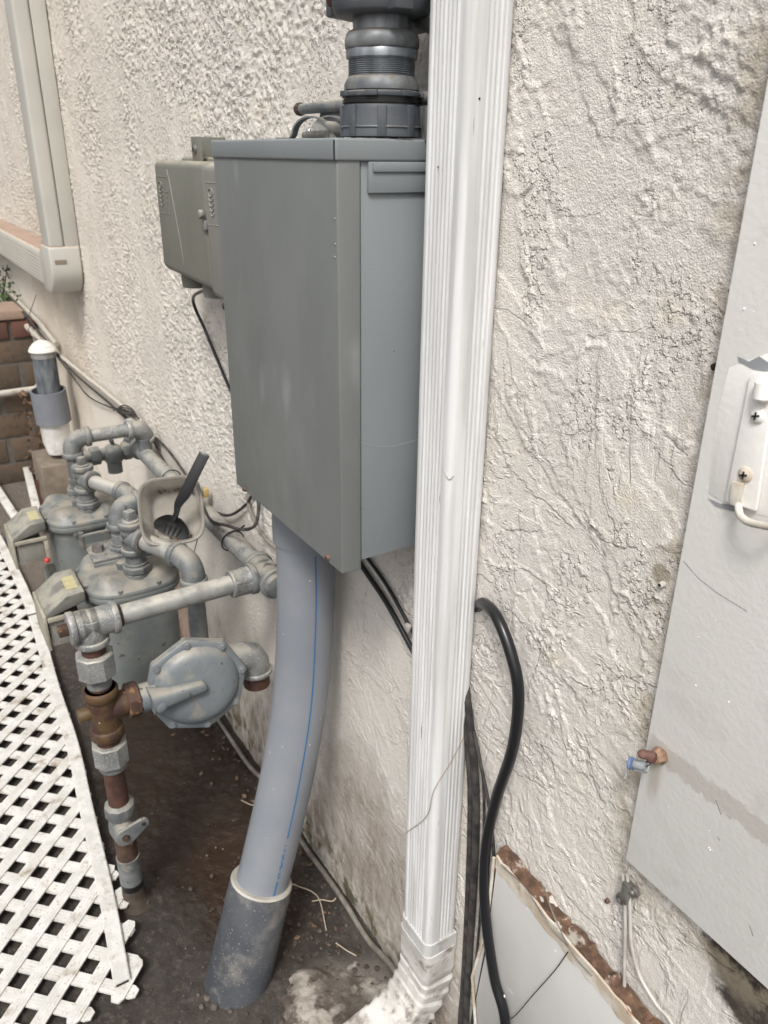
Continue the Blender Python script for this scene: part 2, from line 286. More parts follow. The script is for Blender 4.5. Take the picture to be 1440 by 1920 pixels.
# ------------------------------------------------------------------ mesh helpers
def frame(d):
    d = V(d).normalized()
    a = V((0, 0, 1)) if abs(d.z) < .9 else V((1, 0, 0))
    u = a.cross(d).normalized(); v = d.cross(u)
    return u, v, d
class MB:
    def __init__(s): s.v = []; s.f = []
    def add(s, vs, fs):
        o = len(s.v); s.v += [tuple(p) for p in vs]; s.f += [tuple(i+o for i in f) for f in fs]; return s
    def rings(s, rings, cap=True, close=True):
        n = len(rings[0]); vs = [p for r in rings for p in r]; fs = []
        for k in range(len(rings)-1):
            for i in range(n if close else n-1):
                j = (i+1) % n
                fs.append((k*n+i, k*n+j, (k+1)*n+j, (k+1)*n+i))
        if cap:
            fs.append(tuple(range(n-1, -1, -1))); fs.append(tuple((len(rings)-1)*n+i for i in range(n)))
        return s.add(vs, fs)
    def lathe(s, base, d, prof, n=28, ph=0.0, cap=True, poly=None):
        """prof: list of (distance along d, radius)"""
        u, v, w = frame(d); base = V(base); rs = []
        for t, r in prof:
            rs.append([base + w*t + (u*math.cos(ph+2*math.pi*i/n) + v*math.sin(ph+2*math.pi*i/n))*r for i in range(n)])
        return s.rings(rs, cap)
    def cyl(s, a, b, r, r2=None, n=24, ph=0.0, bev=0.0):
        a = V(a); b = V(b); L = (b-a).length; r2 = r if r2 is None else r2
        pr = [(0, r), (L, r2)] if not bev else [(0, r-bev), (bev, r), (L-bev, r2), (L, r2-bev)]
        return s.lathe(a, b-a, pr, n, ph)
    def tube(s, pts, r, n=12, rr=None):
        pts = [V(p) for p in pts]; rs = []; t0 = (pts[1]-pts[0]).normalized(); u, v, _ = frame(t0)
        for i, p in enumerate(pts):
            t = (pts[min(i+1, len(pts)-1)]-pts[max(i-1, 0)]).normalized()
            u = (u - t*u.dot(t)).normalized(); v = t.cross(u)
            q = rr[i] if rr else r
            rs.append([p + (u*math.cos(2*math.pi*k/n) + v*math.sin(2*math.pi*k/n))*q for k in range(n)])
        return s.rings(rs)
    def box(s, lo, hi):
        x0, y0, z0 = lo; x1, y1, z1 = hi
        return s.add([(x0, y0, z0), (x1, y0, z0), (x1, y1, z0), (x0, y1, z0), (x0, y0, z1), (x1, y0, z1), (x1, y1, z1), (x0, y1, z1)],
                     [(0, 3, 2, 1), (4, 5, 6, 7), (0, 1, 5, 4), (1, 2, 6, 5), (2, 3, 7, 6), (3, 0, 4, 7)])
    def prism(s, poly, off):
        """poly: list of 3D points, off: vector"""
        off = V(off); a = [V(p) for p in poly]
        return s.rings([a, [p+off for p in a]])
    def obox(s, c, ax, ay, az):
        c, ax, ay, az = V(c), V(ax), V(ay), V(az)
        P = [c+ax*i+ay*j+az*k for k in (-1, 1) for i, j in ((-1, -1), (1, -1), (1, 1), (-1, 1))]
        return s.add(P, [(0, 3, 2, 1), (4, 5, 6, 7), (0, 1, 5, 4), (1, 2, 6, 5), (2, 3, 7, 6), (3, 0, 4, 7)])
    def sphere(s, c, r, nu=14, nv=9, sc=(1, 1, 1), z0=-1.0):
        rs = []
        for k in range(nv+1):
            a = math.asin(max(-1, z0)) + (math.pi/2-math.asin(max(-1, z0)))*k/nv
            q = max(math.cos(a), .002)
            rs.append([V(c)+V((r*sc[0]*q*math.cos(2*math.pi*i/nu), r*sc[1]*q*math.sin(2*math.pi*i/nu), r*sc[2]*math.sin(a))) for i in range(nu)])
        return s.rings(rs)
    def build(s, name, m, parent=None, bevel=0.0, seg=2, smooth=35, normals=True):
        me = bpy.data.meshes.new(name)
        bm = bmesh.new()
        vs = [bm.verts.new(p) for p in s.v]
        for f in s.f:
            try: bm.faces.new([vs[i] for i in f])
            except ValueError: pass
        if normals: bmesh.ops.recalc_face_normals(bm, faces=bm.faces)
        if bevel:
            es = [e for e in bm.edges if len(e.link_faces) == 2 and e.calc_face_angle(0) > .7]
            bmesh.ops.bevel(bm, geom=es, offset=bevel, segments=seg, profile=.5, affect='EDGES', clamp_overlap=True)
        c = V((0, 0, 0))
        bm.to_mesh(me); bm.free()
        me.materials.append(MAT[m] if isinstance(m, str) else m)
        me.shade_smooth()
        me.set_sharp_from_angle(angle=R(smooth))
        o = bpy.data.objects.new(name, me); COL.objects.link(o)
        if parent: o.parent = parent
        return o
def tag(o, label=None, cat=None, group=None, kind=None):
    if label: o['label'] = label
    if cat: o['category'] = cat
    if group: o['group'] = group
    if kind: o['kind'] = kind
    return o
def thing(name, label, cat, group=None, loc=None):
    o = bpy.data.objects.new(name, None); COL.objects.link(o); o.empty_display_size = .05
    if loc: o['base'] = [float(q) for q in loc]
    return tag(o, label, cat, group)
def spline(pts, k=8):
    pts = [V(p) for p in pts]; P = [pts[0]*2-pts[1]] + pts + [pts[-1]*2-pts[-2]]; out = []
    for i in range(1, len(P)-2):
        for j in range(k):
            t = j/k; a, b, c, d = P[i-1:i+3]
            out.append(.5*((2*b) + (c-a)*t + (2*a-5*b+4*c-d)*t*t + (3*b-a-3*c+d)*t**3))
    out.append(pts[-1]); return out
def elbow_mb(mb, c, d1, d2, r, s, bead=.0035, n=24):
    """pipe elbow: leaves towards d1 and d2 from its corner c"""
    c, d1, d2 = V(c), V(d1).normalized(), V(d2).normalized()
    pts = []
    for i in range(13):
        t = i/12; pts.append(c + d1*s*(1-t)**2 + d2*s*t**2)
    mb.tube(pts, r, n)
    mb.cyl(c+d1*(s-.001), c+d1*(s+.012), r+bead, n=n, bev=.0015)
    mb.cyl(c+d2*(s-.001), c+d2*(s+.012), r+bead, n=n, bev=.0015)
    return mb
def tee_mb(mb, c, arms, r, bead=.0035, n=24):
    c = V(c)
    for d, L in arms:
        d = V(d).normalized()
        mb.cyl(c - d*r*.5, c+d*(L-.010), r, n=n); mb.cyl(c+d*(L-.012), c+d*L, r+bead, n=n, bev=.0015)
    mb.sphere(c, r*1.005, 24, 12)
    return mb
def hexnut(mb, a, b, r, ph=0.2, n=6, ch=.0025):
    a, b = V(a), V(b); d = (b-a); L = d.length
    mb.lathe(a, d, [(0, r*.93), (ch, r), (L-ch, r), (L, r*.93)], n, ph); return mb
def screw(name, c, d, r, m, parent, h=.002, slot=True):
    c = V(c); u, v, w = frame(d)
    mb = MB(); mb.lathe(c, w, [(0, r), (h*.5, r*.95), (h, r*.6), (h*1.15, r*.1)], 16)
    o = mb.build(name, m, parent)
    if slot:
        s = MB(); s.obox(c+w*h*1.12, u*r*.55, v*r*.1, w*.0004); s.obox(c+w*h*1.13, u*r*.1, v*r*.55, w*.0004)
        s.build('slot', 'hole_dark', o)
    return o

# ------------------------------------------------------------------ numpy noise
def _hash(i, j, seed):
    with np.errstate(over='ignore'):
        h = (i.astype(np.uint32)*np.uint32(374761393) + j.astype(np.uint32)*np.uint32(668265263) + np.uint32(seed*974711 + 13))
        h = (h ^ (h >> np.uint32(13)))*np.uint32(1274126177); h = h ^ (h >> np.uint32(16))
    return (h & np.uint32(0xffffff)).astype(np.float32)/16777215.0
def vn(x, y, seed=1):
    xi = np.floor(x); yi = np.floor(y); fx = (x-xi).astype(np.float32); fy = (y-yi).astype(np.float32)
    i = xi.astype(np.int64); j = yi.astype(np.int64)
    fx = fx*fx*(3-2*fx); fy = fy*fy*(3-2*fy)
    a = _hash(i, j, seed); b = _hash(i+1, j, seed); c = _hash(i, j+1, seed); d = _hash(i+1, j+1, seed)
    return (a*(1-fx)+b*fx)*(1-fy) + (c*(1-fx)+d*fx)*fy
def fbm(x, y, seed=1, oc=4, g=.5):
    s = 0; a = 1; t = 0
    for k in range(oc):
        s = s + a*vn(x*2**k+17.3*k, y*2**k-9.1*k, seed+k*7); t += a; a *= g
    return s/t
def ss(x, a, b):
    t = np.clip((x-a)/(b-a), 0, 1); return t*t*(3-2*t)
def grid_obj(name, P, nx, nz, m, attr=None):
    me = bpy.data.meshes.new(name)
    me.vertices.add(nx*nz); me.vertices.foreach_set('co', P.reshape(-1).astype(np.float32))
    i = np.arange(nx-1); j = np.arange(nz-1); I, J = np.meshgrid(i, j)
    a = (J*nx+I).ravel(); q = np.stack([a, a+1, a+1+nx, a+nx], 1).astype(np.int32)
    nf = len(q); me.loops.add(nf*4); me.polygons.add(nf)
    me.loops.foreach_set('vertex_index', q.ravel()); me.polygons.foreach_set('loop_start', np.arange(0, nf*4, 4, dtype=np.int32))
    me.polygons.foreach_set('loop_total', np.full(nf, 4, np.int32))
    me.update(calc_edges=True)
    if attr is not None:
        at = me.attributes.new('relief', 'FLOAT', 'POINT'); at.data.foreach_set('value', attr.ravel().astype(np.float32))
    me.materials.append(MAT[m]); me.shade_smooth()
    o = bpy.data.objects.new(name, me); COL.objects.link(o); return o

# ------------------------------------------------------------------ stucco wall
def build_wall():
    xs = [2.2, 1.2, .6, .3, .1, -.05, -.12]; x = -.15
    while x > -5.2:
        xs.append(x); x -= .0019*max(1.0, abs(x)/.7)
    xs = np.array(xs[::-1])
    zs = np.concatenate([np.arange(-.06, 1.92, .0021), [2.0, 2.3, 2.7]])
    X, Z = np.meshgrid(xs, zs)
    wx = (fbm(X*6, Z*6, 3, 3)-.5)*.07; wz = (fbm(X*6, Z*6, 31, 3)-.5)*.07
    wx2 = (fbm(X*110, Z*110, 5, 3)-.5)*.011; wz2 = (fbm(X*110, Z*110, 57, 3)-.5)*.011
    U = X+wx+wx2; Q = Z+wz+wz2
    def rot(a, sx, sz): c, s = math.cos(a), math.sin(a); return (U*c-Q*s)*sx, (U*s+Q*c)*sz
    low = ss(Z+.25*fbm(X*3, Z*3, 8, 2), .80, .95)           # smoother trowelled skirt below
    left = 1-ss(X, -1.0, -.75)                                # denser dash to the left
    a1 = fbm(*rot(R(38), 4, 11), 11, 2); a2 = fbm(*rot(R(-15), 12, 5), 21, 2); a3 = fbm(*rot(R(65), 5, 13), 91, 2)
    h = 0; e = 0
    for a_, t_, am in ((a1, .50, .0016), (a2, .56, .0013), (a3, .57, .0013), (a1, .62, .0012)):
        h = h + .75*am*ss(a_, t_-.003, t_+.003); e = e + np.exp(-((a_-t_-.008)/.007)**2)
    crm = fbm(X*190, Z*190, 41, 3, .6)
    h = h + e*.0017*ss(crm, .44, .60)*ss(vn(X*28, Z*28, 88), .35, .75)
    mid = fbm(X*7, Z*7, 77, 3); m = ss(mid, .47, .56)
    c1 = ss(fbm(U*120, Q*120, 61, 3, .6), .52, .60)
    crumbs = .0015*c1*m*(.3+.7*vn(X*30, Z*30, 4))
    ld = ss(fbm(X*5, Z*5, 71, 3), .34, .50)
    crumbs_l = .0026*ss(fbm(U*125, Q*115, 63, 3, .6), .50, .60)*(.25+.75*ld)
    amp_low = .30+.70*low
    amp_low = np.where(X > -.66, .8+.2*low, amp_low)
    h = h*(1-.55*left)*(1-.35*(1-low)) + (crumbs*(1-left)+crumbs_l*left)*amp_low
    h = h + .0010*fbm(X*300, Z*300, 15, 2)*(1-.4*left) + .003*fbm(X*4, Z*4, 19, 2)
    inx = ss(X, -5.2, -5.19)
    rel = np.clip((h-.0025)/.0065, 0, 1)
    Y = -(h-.003)*1.0
    far = (xs > -.16); Y[:, far] = -.001
    Y[-2:, :] = -.001
    P = np.stack([X, Y, Z], -1)
    o = grid_obj('stucco_wall', P, len(xs), len(zs), 'stucco', rel)
    # give it thickness
    return tag(o, 'long cream stucco house wall with rough trowelled texture that carries the pipes and boxes', 'wall')
wall = build_wall()
b = MB(); b.box((-5.2, .03, -.1), (2.2, .2, 2.7)); b.box((-5.2, -.001, -.1), (-5.19, .029, 2.7)); b.build('wall_core', 'stucco', wall)

# ------------------------------------------------------------------ ground
def build_ground():
    xs = np.concatenate([[-60, -30, -14, -8, -6], np.arange(-5.0, .4, .009), [.8, 2, 5, 12, 30, 60]])
    ys = np.concatenate([[-60, -30, -12, -5, -2.5, -1.8], np.arange(-1.4, .02, .007), [.3, 2, 10, 40]])
    X, Y = np.meshgrid(xs, ys)
    Z = (fbm(X*5, Y*5, 5, 4)-.5)*.012 + (fbm(X*40, Y*40, 9, 3)-.5)*.006 + .004*ss(fbm(X*90, Y*90, 2, 2), .62, .75)
    Z = Z + .012*np.exp(-((Y+.0)/.03)**2)*fbm(X*14, Y*14, 6, 2)
    # a shallow gutter of pooled mud below the regulator
    Z = Z - .012*np.exp(-((X+1.45)/.4)**2-((Y+.17)/.14)**2)
    return tag(grid_obj('ground', np.stack([X, Y, Z], -1), len(xs), len(ys), 'ground'), kind='structure')
build_ground()

# ------------------------------------------------------------------ main electrical box
def electrical_box():
    t = thing('electrical_box', 'large grey steel electrical enclosure mounted on the stucco wall above the curved conduit', 'electrical box')
    x0, x1, yf, z0, z1 = -1.096, -.756, -.150, .930, 1.413
    b = MB(); b.box((x0+.004, -.1215, z0+.012), (x1-.002, -.004, z1-.012)); b.build('body', 'box_grey_lit', t, bevel=.001)
    # front cover: sheet folded round the sides
    b = MB()
    poly = [(x0, -.120), (x0, yf), (x1, yf), (x1, -.120)]
    b.prism([(x0, -.1225, z0), (x0, yf, z0), (x1, yf, z0), (x1, -.1225, z0)], (0, 0, z1-z0-.004))
    b.build('front_cover', 'box_grey', t, bevel=.0022, seg=3)
    # rain lid
    b = MB(); b.box((x0-.002, yf-.0022, z1-.020), (x1+.002, -.003, z1+.001))
    lid = b.build('lid', 'box_grey_lit', t, bevel=.0025, seg=3)
    b = MB(); ys = W(690, 320, 0, x1).y
    b.box((x1-.003, ys, z1-.050), (x1+.0018, -.004, z1-.0202)); b.build('lid_tab', 'box_grey_lit', t, bevel=.0012)
    b = MB(); b.box((x1+.0012, ys+.004, z1-.030), (x1+.0042, -.004, z1-.0205)); b.build('lid_fold', 'box_grey_lit', lid, bevel=.0012)
    # lid seam at the corner
    b = MB(); b.box((x1-.0004, yf-.0034, z1-.0195), (x1+.0004, yf-.0018, z1-.001)); b.build('seam', 'hole_dark', lid)
    for px, py in ((460, 917), (616, 1045)):
        p = W(px, py, 1, yf); screw('screw', (p.x, yf, p.z), (0, -1, 0), .0042, 'rust_wing', t, .0035)
    F_ = lambda px, py: V(W(px, py, 1, yf-.0002))
    G_ = lambda px, py: V(W(px, py, 0, x1-.0019))
    b = MB(); b.tube(spline([G_(668, 826), G_(700, 836), G_(740, 836), G_(784, 824)], 5), .00025, 5); b.build('scratch', 'scuff_pale', t)
    b = MB()
    for px, py in ((629, 458), (628, 482), (628, 410)):
        p = W(px, py, 1, yf); b = MB(); b.sphere((p.x, yf, p.z), .0012, 8, 5); b.build('paint_chip', 'screw_steel', t)
electrical_box()

# ------------------------------------------------------------------ telecom boxes behind it
def telecom(name, label, x0, x1, yf, z0, z1, m, logo=True):
    t = thing(name, label, 'utility box', 'telephone interface boxes')
    b = MB(); b.box((x0+.004, -.050, z0), (x1-.004, -.004, z1+.006)); b.build('back_housing', m, t, bevel=.006, seg=3)
    b = MB(); zc = z1
    # cover: front tapers, with a raised slanted rib
    b.add([(x0, yf, z0+.012), (x1, yf, z0+.004), (x1, yf, z1), (x0, yf, z1), (x0, -.045, z0+.006), (x1, -.045, z0-.002), (x1, -.045, z1), (x0, -.045, z1)],
          [(0, 1, 2, 3), (4, 7, 6, 5), (0, 4, 5, 1), (1, 5, 6, 2), (2, 6, 7, 3), (3, 7, 4, 0)])
    cv = b.build('cover', m, t, bevel=.011, seg=4)
    if x1-x0 > .2:
        b = MB(); b.tube([(x0+.075, yf+.0006, z1-.014), (x0+.085, yf+.0002, z1-.03), (x0+.118, yf+.0002, z0+.06), (x0+.122, yf+.0008, z0+.03)], .0016, 8)
        b.build('rib', m, cv)
    # embossed ripple emblem and small lines
    lx = x0+.031; lz = z1-.040
    b = MB()
    b.tube([(lx+.009*math.cos(a), yf-.0002, lz+.006*math.sin(a)) for a in [2*math.pi*i/16 for i in range(17)]], .0011, 6)
    for k in range(1, 5):
        q = .011-.001*k
        b.tube([(lx+q*math.cos(a)+.0006*k, yf-.0002, lz-.0072*k+.005*math.sin(a)) for a in [math.pi+math.pi*i/8 for i in range(9)]], .0011, 6)
    for dx, dz, L in ((.026, -.010, .014), (.028, -.018, .008), (.030, -.026, .010)):
        if lx+dx+L < x1-.01: b.tube([(lx+dx, yf-.0002, lz+dz), (lx+dx+L, yf-.0002, lz+dz)], .0009, 6)
    w = min(.062, x1-x0-.02)
    b.tube([(x0+.012, yf-.0001, lz+.014), (x0+.012+w, yf-.0001, lz+.014), (x0+.012+w, yf-.0001, lz-.046), (x0+.012, yf-.0001, lz-.046), (x0+.012, yf-.0001, lz+.014)], .0007, 6)
    b.build('embossed_emblem', m, cv)
    return t
t = telecom('telecom_box', 'olive grey plastic telephone box farther left with a raised emblem and slanted rib', -1.532, -1.277, -.100, 1.190, 1.386, 'tel_grey')
for cx, r in ((-1.478, .026), (-1.355, .030)):
    b = MB(); b.lathe((cx, -.058, 1.212), (0, 0, -1), [(0, r), (.026, r*.97), (.040, r*.93), (.041, r*.5)], 24); b.build('cable_spout', 'tel_grey', t)
b = MB(); p = W(380, 402, 1, -.104)
b.lathe(p, (0, -1, 0), [(0, .007), (.006, .007), (.007, .005)], 14); b.obox(p+V((0, .004, -.016)), (.006, 0, 0), (0, .004, 0), (0, 0, .007)); b.build('lock_screw', 'tel_grey_warm', t, bevel=.001)
t = telecom('telecom_box', 'lighter grey telephone box mostly hidden between the olive box and the large enclosure', -1.272, -1.112, -.104, 1.176, 1.384, 'tel_grey_warm')
b = MB(); b.lathe((-1.225, -.062, 1.195), (0, 0, -1), [(0, .030), (.026, .029), (.042, .028), (.043, .015)], 24); b.build('cable_spout', 'tel_grey_warm', t)
# little mounting bracket above them
t = thing('mounting_bracket', 'small grey metal bracket with a screw above the lighter telephone box', 'bracket')
p = W(381, 281, 1, -.06)
b = MB(); b.box((p.x-.045, -.064, p.z-.022), (p.x-.002, -.060, p.z+.020)); b.box((p.x-.045, -.0598, p.z-.022), (p.x-.042, -.003, p.z+.020)); b.build('plate', 'tel_grey', t, bevel=.001)
screw('screw', (p.x-.026, -.064, p.z+.001), (0, -1, 0), .007, 'tarnish', t, .004)

# ------------------------------------------------------------------ steel conduit riser on top of the box
def riser_top():
    t = thing('steel_conduit', 'vertical galvanised conduit with hub and compression coupling standing on top of the large enclosure', 'conduit')
    c = V((-.795, -.075, 0))
    z = lambda q: c+V((0, 0, q))
    up = (0, 0, 1)
    b = MB(); b.lathe(z(1.416), up, [(0, .0425), (.004, .0415), (.026, .0405), (.031, .039)], 32)
    for k in range(8):
        a = 2*math.pi*k/8+.25; d = V((math.cos(a), math.sin(a), 0)); e = V((-math.sin(a), math.cos(a), 0))
        b.obox(z(1.4305)+d*.0405, d*.0028, e*.0045, V((0, 0, .0145)))
    hub = b.build('hub', 'hub_plastic', t, bevel=.0008)
    b = MB()
    b.lathe(z(1.4245), up, [(0, .0420), (.0008, .0424), (.0016, .0420)], 32); b.build('hub_band', 'cast_grey', hub)
    b = MB(); b.lathe(z(1.4472), up, [(0, .0405), (.003, .0405), (.0032, .0395), (.0055, .0395)], 32)
    b.build('gasket', 'black_tape', t)
    b = MB(); b.lathe(z(1.4528), up, [(0, .0405), (.001, .041), (.0045, .041), (.0055, .039)], 32)
    for k in range(7):
        a = 2*math.pi*k/7+.1; d = V((math.cos(a), math.sin(a), 0)); e = V((-math.sin(a), math.cos(a), 0))
        b.obox(z(1.4556)+d*.0405, d*.0032, e*.0065, V((0, 0, .0026)))
    b.build('lock_ring', 'hub_plastic', t, bevel=.0006)
    def octo(z0, prof, name, m):
        b = MB(); n = 48; rs = []
        for q, r, k in prof:
            rs.append([z(z0+q)+V((math.cos(a), math.sin(a), 0))*(r*(1-k*.045*(1-abs(math.cos(4*a+.4))**.7))) for a in [2*math.pi*i/n for i in range(n)]])
        b.rings(rs); return b.build(name, m, t, smooth=50)
    octo(1.4585, [(0, .037, 0), (.001, .0395, 1), (.006, .0395, 1), (.0115, .036, .6), (.0135, .034, 0)], 'lower_nut', 'cast_grey')
    b = MB(); pr = [(0, .0325)]
    for k in range(8): pr += [(.0008+.0018*k, .0345), (.0017+.0018*k, .0330)]
    b.lathe(z(1.4715), up, pr+[(.016, .033)], 40); b.build('thread', 'conduit_steel', t, smooth=20)
    b = MB(); b.lathe(z(1.4868), up, [(0, .0345), (.0015, .0365), (.008, .0368), (.009, .0362)], 40); b.build('coupling_body', 'conduit_steel', t)
    octo(1.4955, [(0, .036, 0), (.002, .0385, 1), (.009, .0385, 1), (.014, .0365, .5), (.0165, .033, 0)], 'upper_nut', 'cast_grey')
    b = MB(); b.cyl(z(1.505), z(1.9), .0292, n=40); b.build('pipe', 'conduit_steel', t)
    # big cast clamp at the top of the picture
    b = MB(); b.lathe(z(1.524), up, [(0, .044), (.0015, .048), (.010, .050), (.03, .051), (.045, .050)], 40)
    b.obox(z(1.5455)+V((-.045, -.02, 0)), (.012, .006, 0), (-.004, .010, 0), (0, 0, .018))
    b.obox(z(1.5405)+V((.042, -.010, 0)), (.016, 0, 0), (0, .010, 0), (0, 0, .016))
    cl = b.build('clamp', 'hub_plastic', t, bevel=.002)
    b = MB(); d = V((-.72, -.69, 0)); b.cyl(z(1.5415)+d*.048, z(1.5415)+d*.056, .007, n=6); b.build('bolt', 'rust', cl)
riser_top()

def on_box_bits():
    # strut rod behind the conduit
    t = thing('support_rod', 'horizontal galvanised rod with a rusty end fixed to the wall behind the conduit hub', 'rod')
    a = W(560, 205, 1, -.035); z = a.z
    b = MB(); b.cyl((a.x, -.035, z), (-.745, -.035, z), .0065, n=16); b.build('rod', 'galv_dull', t)
    b = MB(); b.lathe((a.x-.002, -.035, z), (1, 0, 0), [(0, .007), (.004, .0085), (.008, .0085), (.013, .0068)], 9); b.build('end_nut', 'mud', t)
    b = MB(); b.prism([(a.x+.055, -.028, z-.004), (-.90, -.028, z-.004), (-.90, -.028, z-.030), (a.x+.048, -.028, z-.030)], (0, -.004, 0)); b.build('web', 'galv_dull', t, bevel=.001)
    # pipe strap
    def strap(nm, lab, cx, cy, r, w, m):
        t = thing(nm, lab, 'pipe strap', 'galvanised straps on top of the enclosure')
        b = MB(); z0 = 1.4145; n = 16
        out = [(-r-.022, 0.0012), (-r-.004, .0012)] + [(-r*math.cos(a)*1.0, .004+r*math.sin(a)*.85) for a in [math.pi*(i+.5)/n for i in range(n)]] + [(r+.004, .0012), (r+.016, .0012)]
        d = V((.80, .60, 0)); e = V((-.60, .80, 0)); c = V((cx, cy, z0))
        for i in range(len(out)-1):
            p, q = out[i], out[i+1]
            P = c+d*p[0]+V((0, 0, p[1])); Q = c+d*q[0]+V((0, 0, q[1]))
            nrm = V((0, 0, 1)).cross(Q-P)
            up = (Q-P).cross(e).normalized()*.0009
            b.add([P-e*w-up, Q-e*w-up, Q+e*w-up, P+e*w-up, P-e*w+up, Q-e*w+up, Q+e*w+up, P+e*w+up],
                  [(0, 3, 2, 1), (4, 5, 6, 7), (0, 1, 5, 4), (1, 2, 6, 5), (2, 3, 7, 6), (3, 0, 4, 7)])
        b.build('band', m, t)
        return t, c, d, e
    t, c, d, e = strap('pipe_strap', 'bent galvanised strap arched over a pale pipe end beside the conduit hub', W(586, 255, 1, -.085).x, -.085, .024, .007, 'galv_dull')
    b = MB(); b.cyl(c+V((.014, 0, .008))+e*.004, c+V((.020, 0, .008))+e*.045, .0125, n=20); b.build('pipe_end', 'galv_bright', t)
    s = MB(); s.sphere(W(582, 250, 1, -.1085)+V((0, 0, 0)), .0065, 14, 8); o = s.build('screw', 'screw_steel', t)
    q = W(582, 250, 1, -.1155); s = MB(); s.obox(q, (.0042, 0, .001), (0, .0004, 0), (-.0002, 0, .0008)); s.obox(q, (.0008, 0, 0), (0, .0004, 0), (0, 0, .0042)); s.build('slot', 'hole_dark', o)
    b = MB(); p0 = V((W(570, 258, 1, -.118).x, -.118, 1.4185)); b.cyl(p0, p0+V((.055, .0, 0)), .0032, n=10)
    for k in range(22): b.cyl(p0+V((.012+.002*k, 0, 0)), p0+V((.0128+.002*k, 0, 0)), .004, n=10)
    b.build('clamp_bolt', 'tarnish', t)
    strap('pipe_strap', 'second galvanised strap arched behind the first, closer to the conduit hub', W(622, 255, 1, -.055).x, -.055, .026, .006, 'galv_dull')
    # dark bits right of the hub
    t = thing('bracket_bolt', 'dark steel bracket and bolt squeezed between the conduit hub and the white downspout', 'bracket')
    b = MB(); b.box((-.752, -.05, 1.416), (-.7435, -.01, 1.445)); b.build('plate', 'cast_grey', t, bevel=.001)
    p = W(789, 232, 0, -.752); b = MB(); b.lathe((-.7715, p.y-.02, 1.4145), (0, 0, 1), [(0, .004), (.003, .004), (.0035, .0028), (.012, .0028)], 12); b.build('bolt', 'tarnish', t)
    b = MB(); b.cyl((-.765, -.028, 1.428), (-.745, -.028, 1.428), .010, n=18); b.build('fitting', 'rust_dark', t)
    # second pipe high up to the right of the conduit
    t = thing('small_conduit', 'short grey conduit crossing behind the tall conduit near the top edge beside the downspout', 'conduit')
    p = W(790, 42, 1, -.030); b = MB(); b.cyl((-.86, -.030, p.z), (-.742, -.030, p.z), .010, n=18); b.build('pipe', 'conduit_steel', t)
    b = MB(); b.cyl((-.775, -.030, p.z), (-.748, -.030, p.z), .0135, n=8, bev=.001); b.build('nut', 'cast_grey', t)
on_box_bits()

# ------------------------------------------------------------------ curved PVC conduit
def pvc():
    t = thing('pvc_conduit', 'thick curved grey plastic conduit with a blue stripe rising into the large enclosure', 'conduit')
    pts = [(-1.047, -.060, .96), (-1.040, -.062, .809), (-1.035, -.069, .703), (-1.030, -.086, .55), (-1.020, -.122, .398), (-1.010, -.166, .256), (-1.001, -.196, .175)]
    sp = spline(pts, 8); r = .0475
    b = MB(); b.tube(sp, r, 40); pipe = b.build('pipe', 'pvc_grey', t, smooth=60)
    top = V(sp[0])
    b = MB(); b.lathe((-1.0445, -.0605, .835), (0.01, 0.01, 1), [(0, .0495), (.001, .0515), (.06, .0515), (.0605, .0505), (.0935, .0505)], 40); b.build('bell', 'pvc_grey', t)
    a = V((-1.003, -.190, .195)); e = V((-.984, -.262, -.02)); d = (e-a).normalized()
    b = MB(); b.lathe(a, d, [(0, .049), (0.001, .0555), (.012, .0572), (.15, .059), (.235, .060)], 40); b.build('coupling', 'pvc_dark', t)
    b = MB(); b.lathe(a-d*.001, d, [(0, .0485), (0, .054), (.002, .0560), (.0035, .0565)], 40); b.build('ring', 'pvc_ring', t)
    # printed stripe: follows the side of the pipe that faces out and towards the street
    def side(i, ang, lift=.0004):
        p = V(sp[i]); tn = (V(sp[min(i+1, len(sp)-1)])-V(sp[max(i-1, 0)])).normalized()
        ref = V((1, 0, 0)); u = (ref-tn*ref.dot(tn)).normalized(); v = tn.cross(u)
        return p+(u*math.cos(ang)+v*math.sin(ang))*(r+lift)
    def A(q): # stripe angle as function of path fraction
        return STR0+(STR1-STR0)*q
    STR0, STR1 = R(9), R(1)
    n = len(sp)
    b = MB(); w = .030
    def seg(i0, i1, w):
        rows = []
        for i in range(i0, i1+1):
            a = A(i/(n-1)); rows.append([side(i, a-w), side(i, a+w)])
        b.rings(rows, cap=False, close=False)
    seg(7, 37, .026); seg(43, n-1, .032)
    b.build('printed_line', 'blue_ink', pipe, normals=False)
    b = MB(); random.seed(3)
    for k in range(30):
        q = 37.6+4.9*k/30; i = int(q); f = q-i; a = A(q/(n-1))
        if random.random() < .25: continue
        p = side(i, a).lerp(side(min(i+1, n-1), a), f); tn = (V(sp[i+1])-V(sp[i])).normalized()
        c = V(sp[i]).lerp(V(sp[i+1]), f); nn = (p-c).normalized(); s = nn.cross(tn)
        b.obox(p+s*random.uniform(-.001, .001), s*random.uniform(.0008, .0024), tn*random.uniform(.0004, .0009), nn*.0002)
    b.build('printed_marks', 'blue_ink', pipe)
pvc()

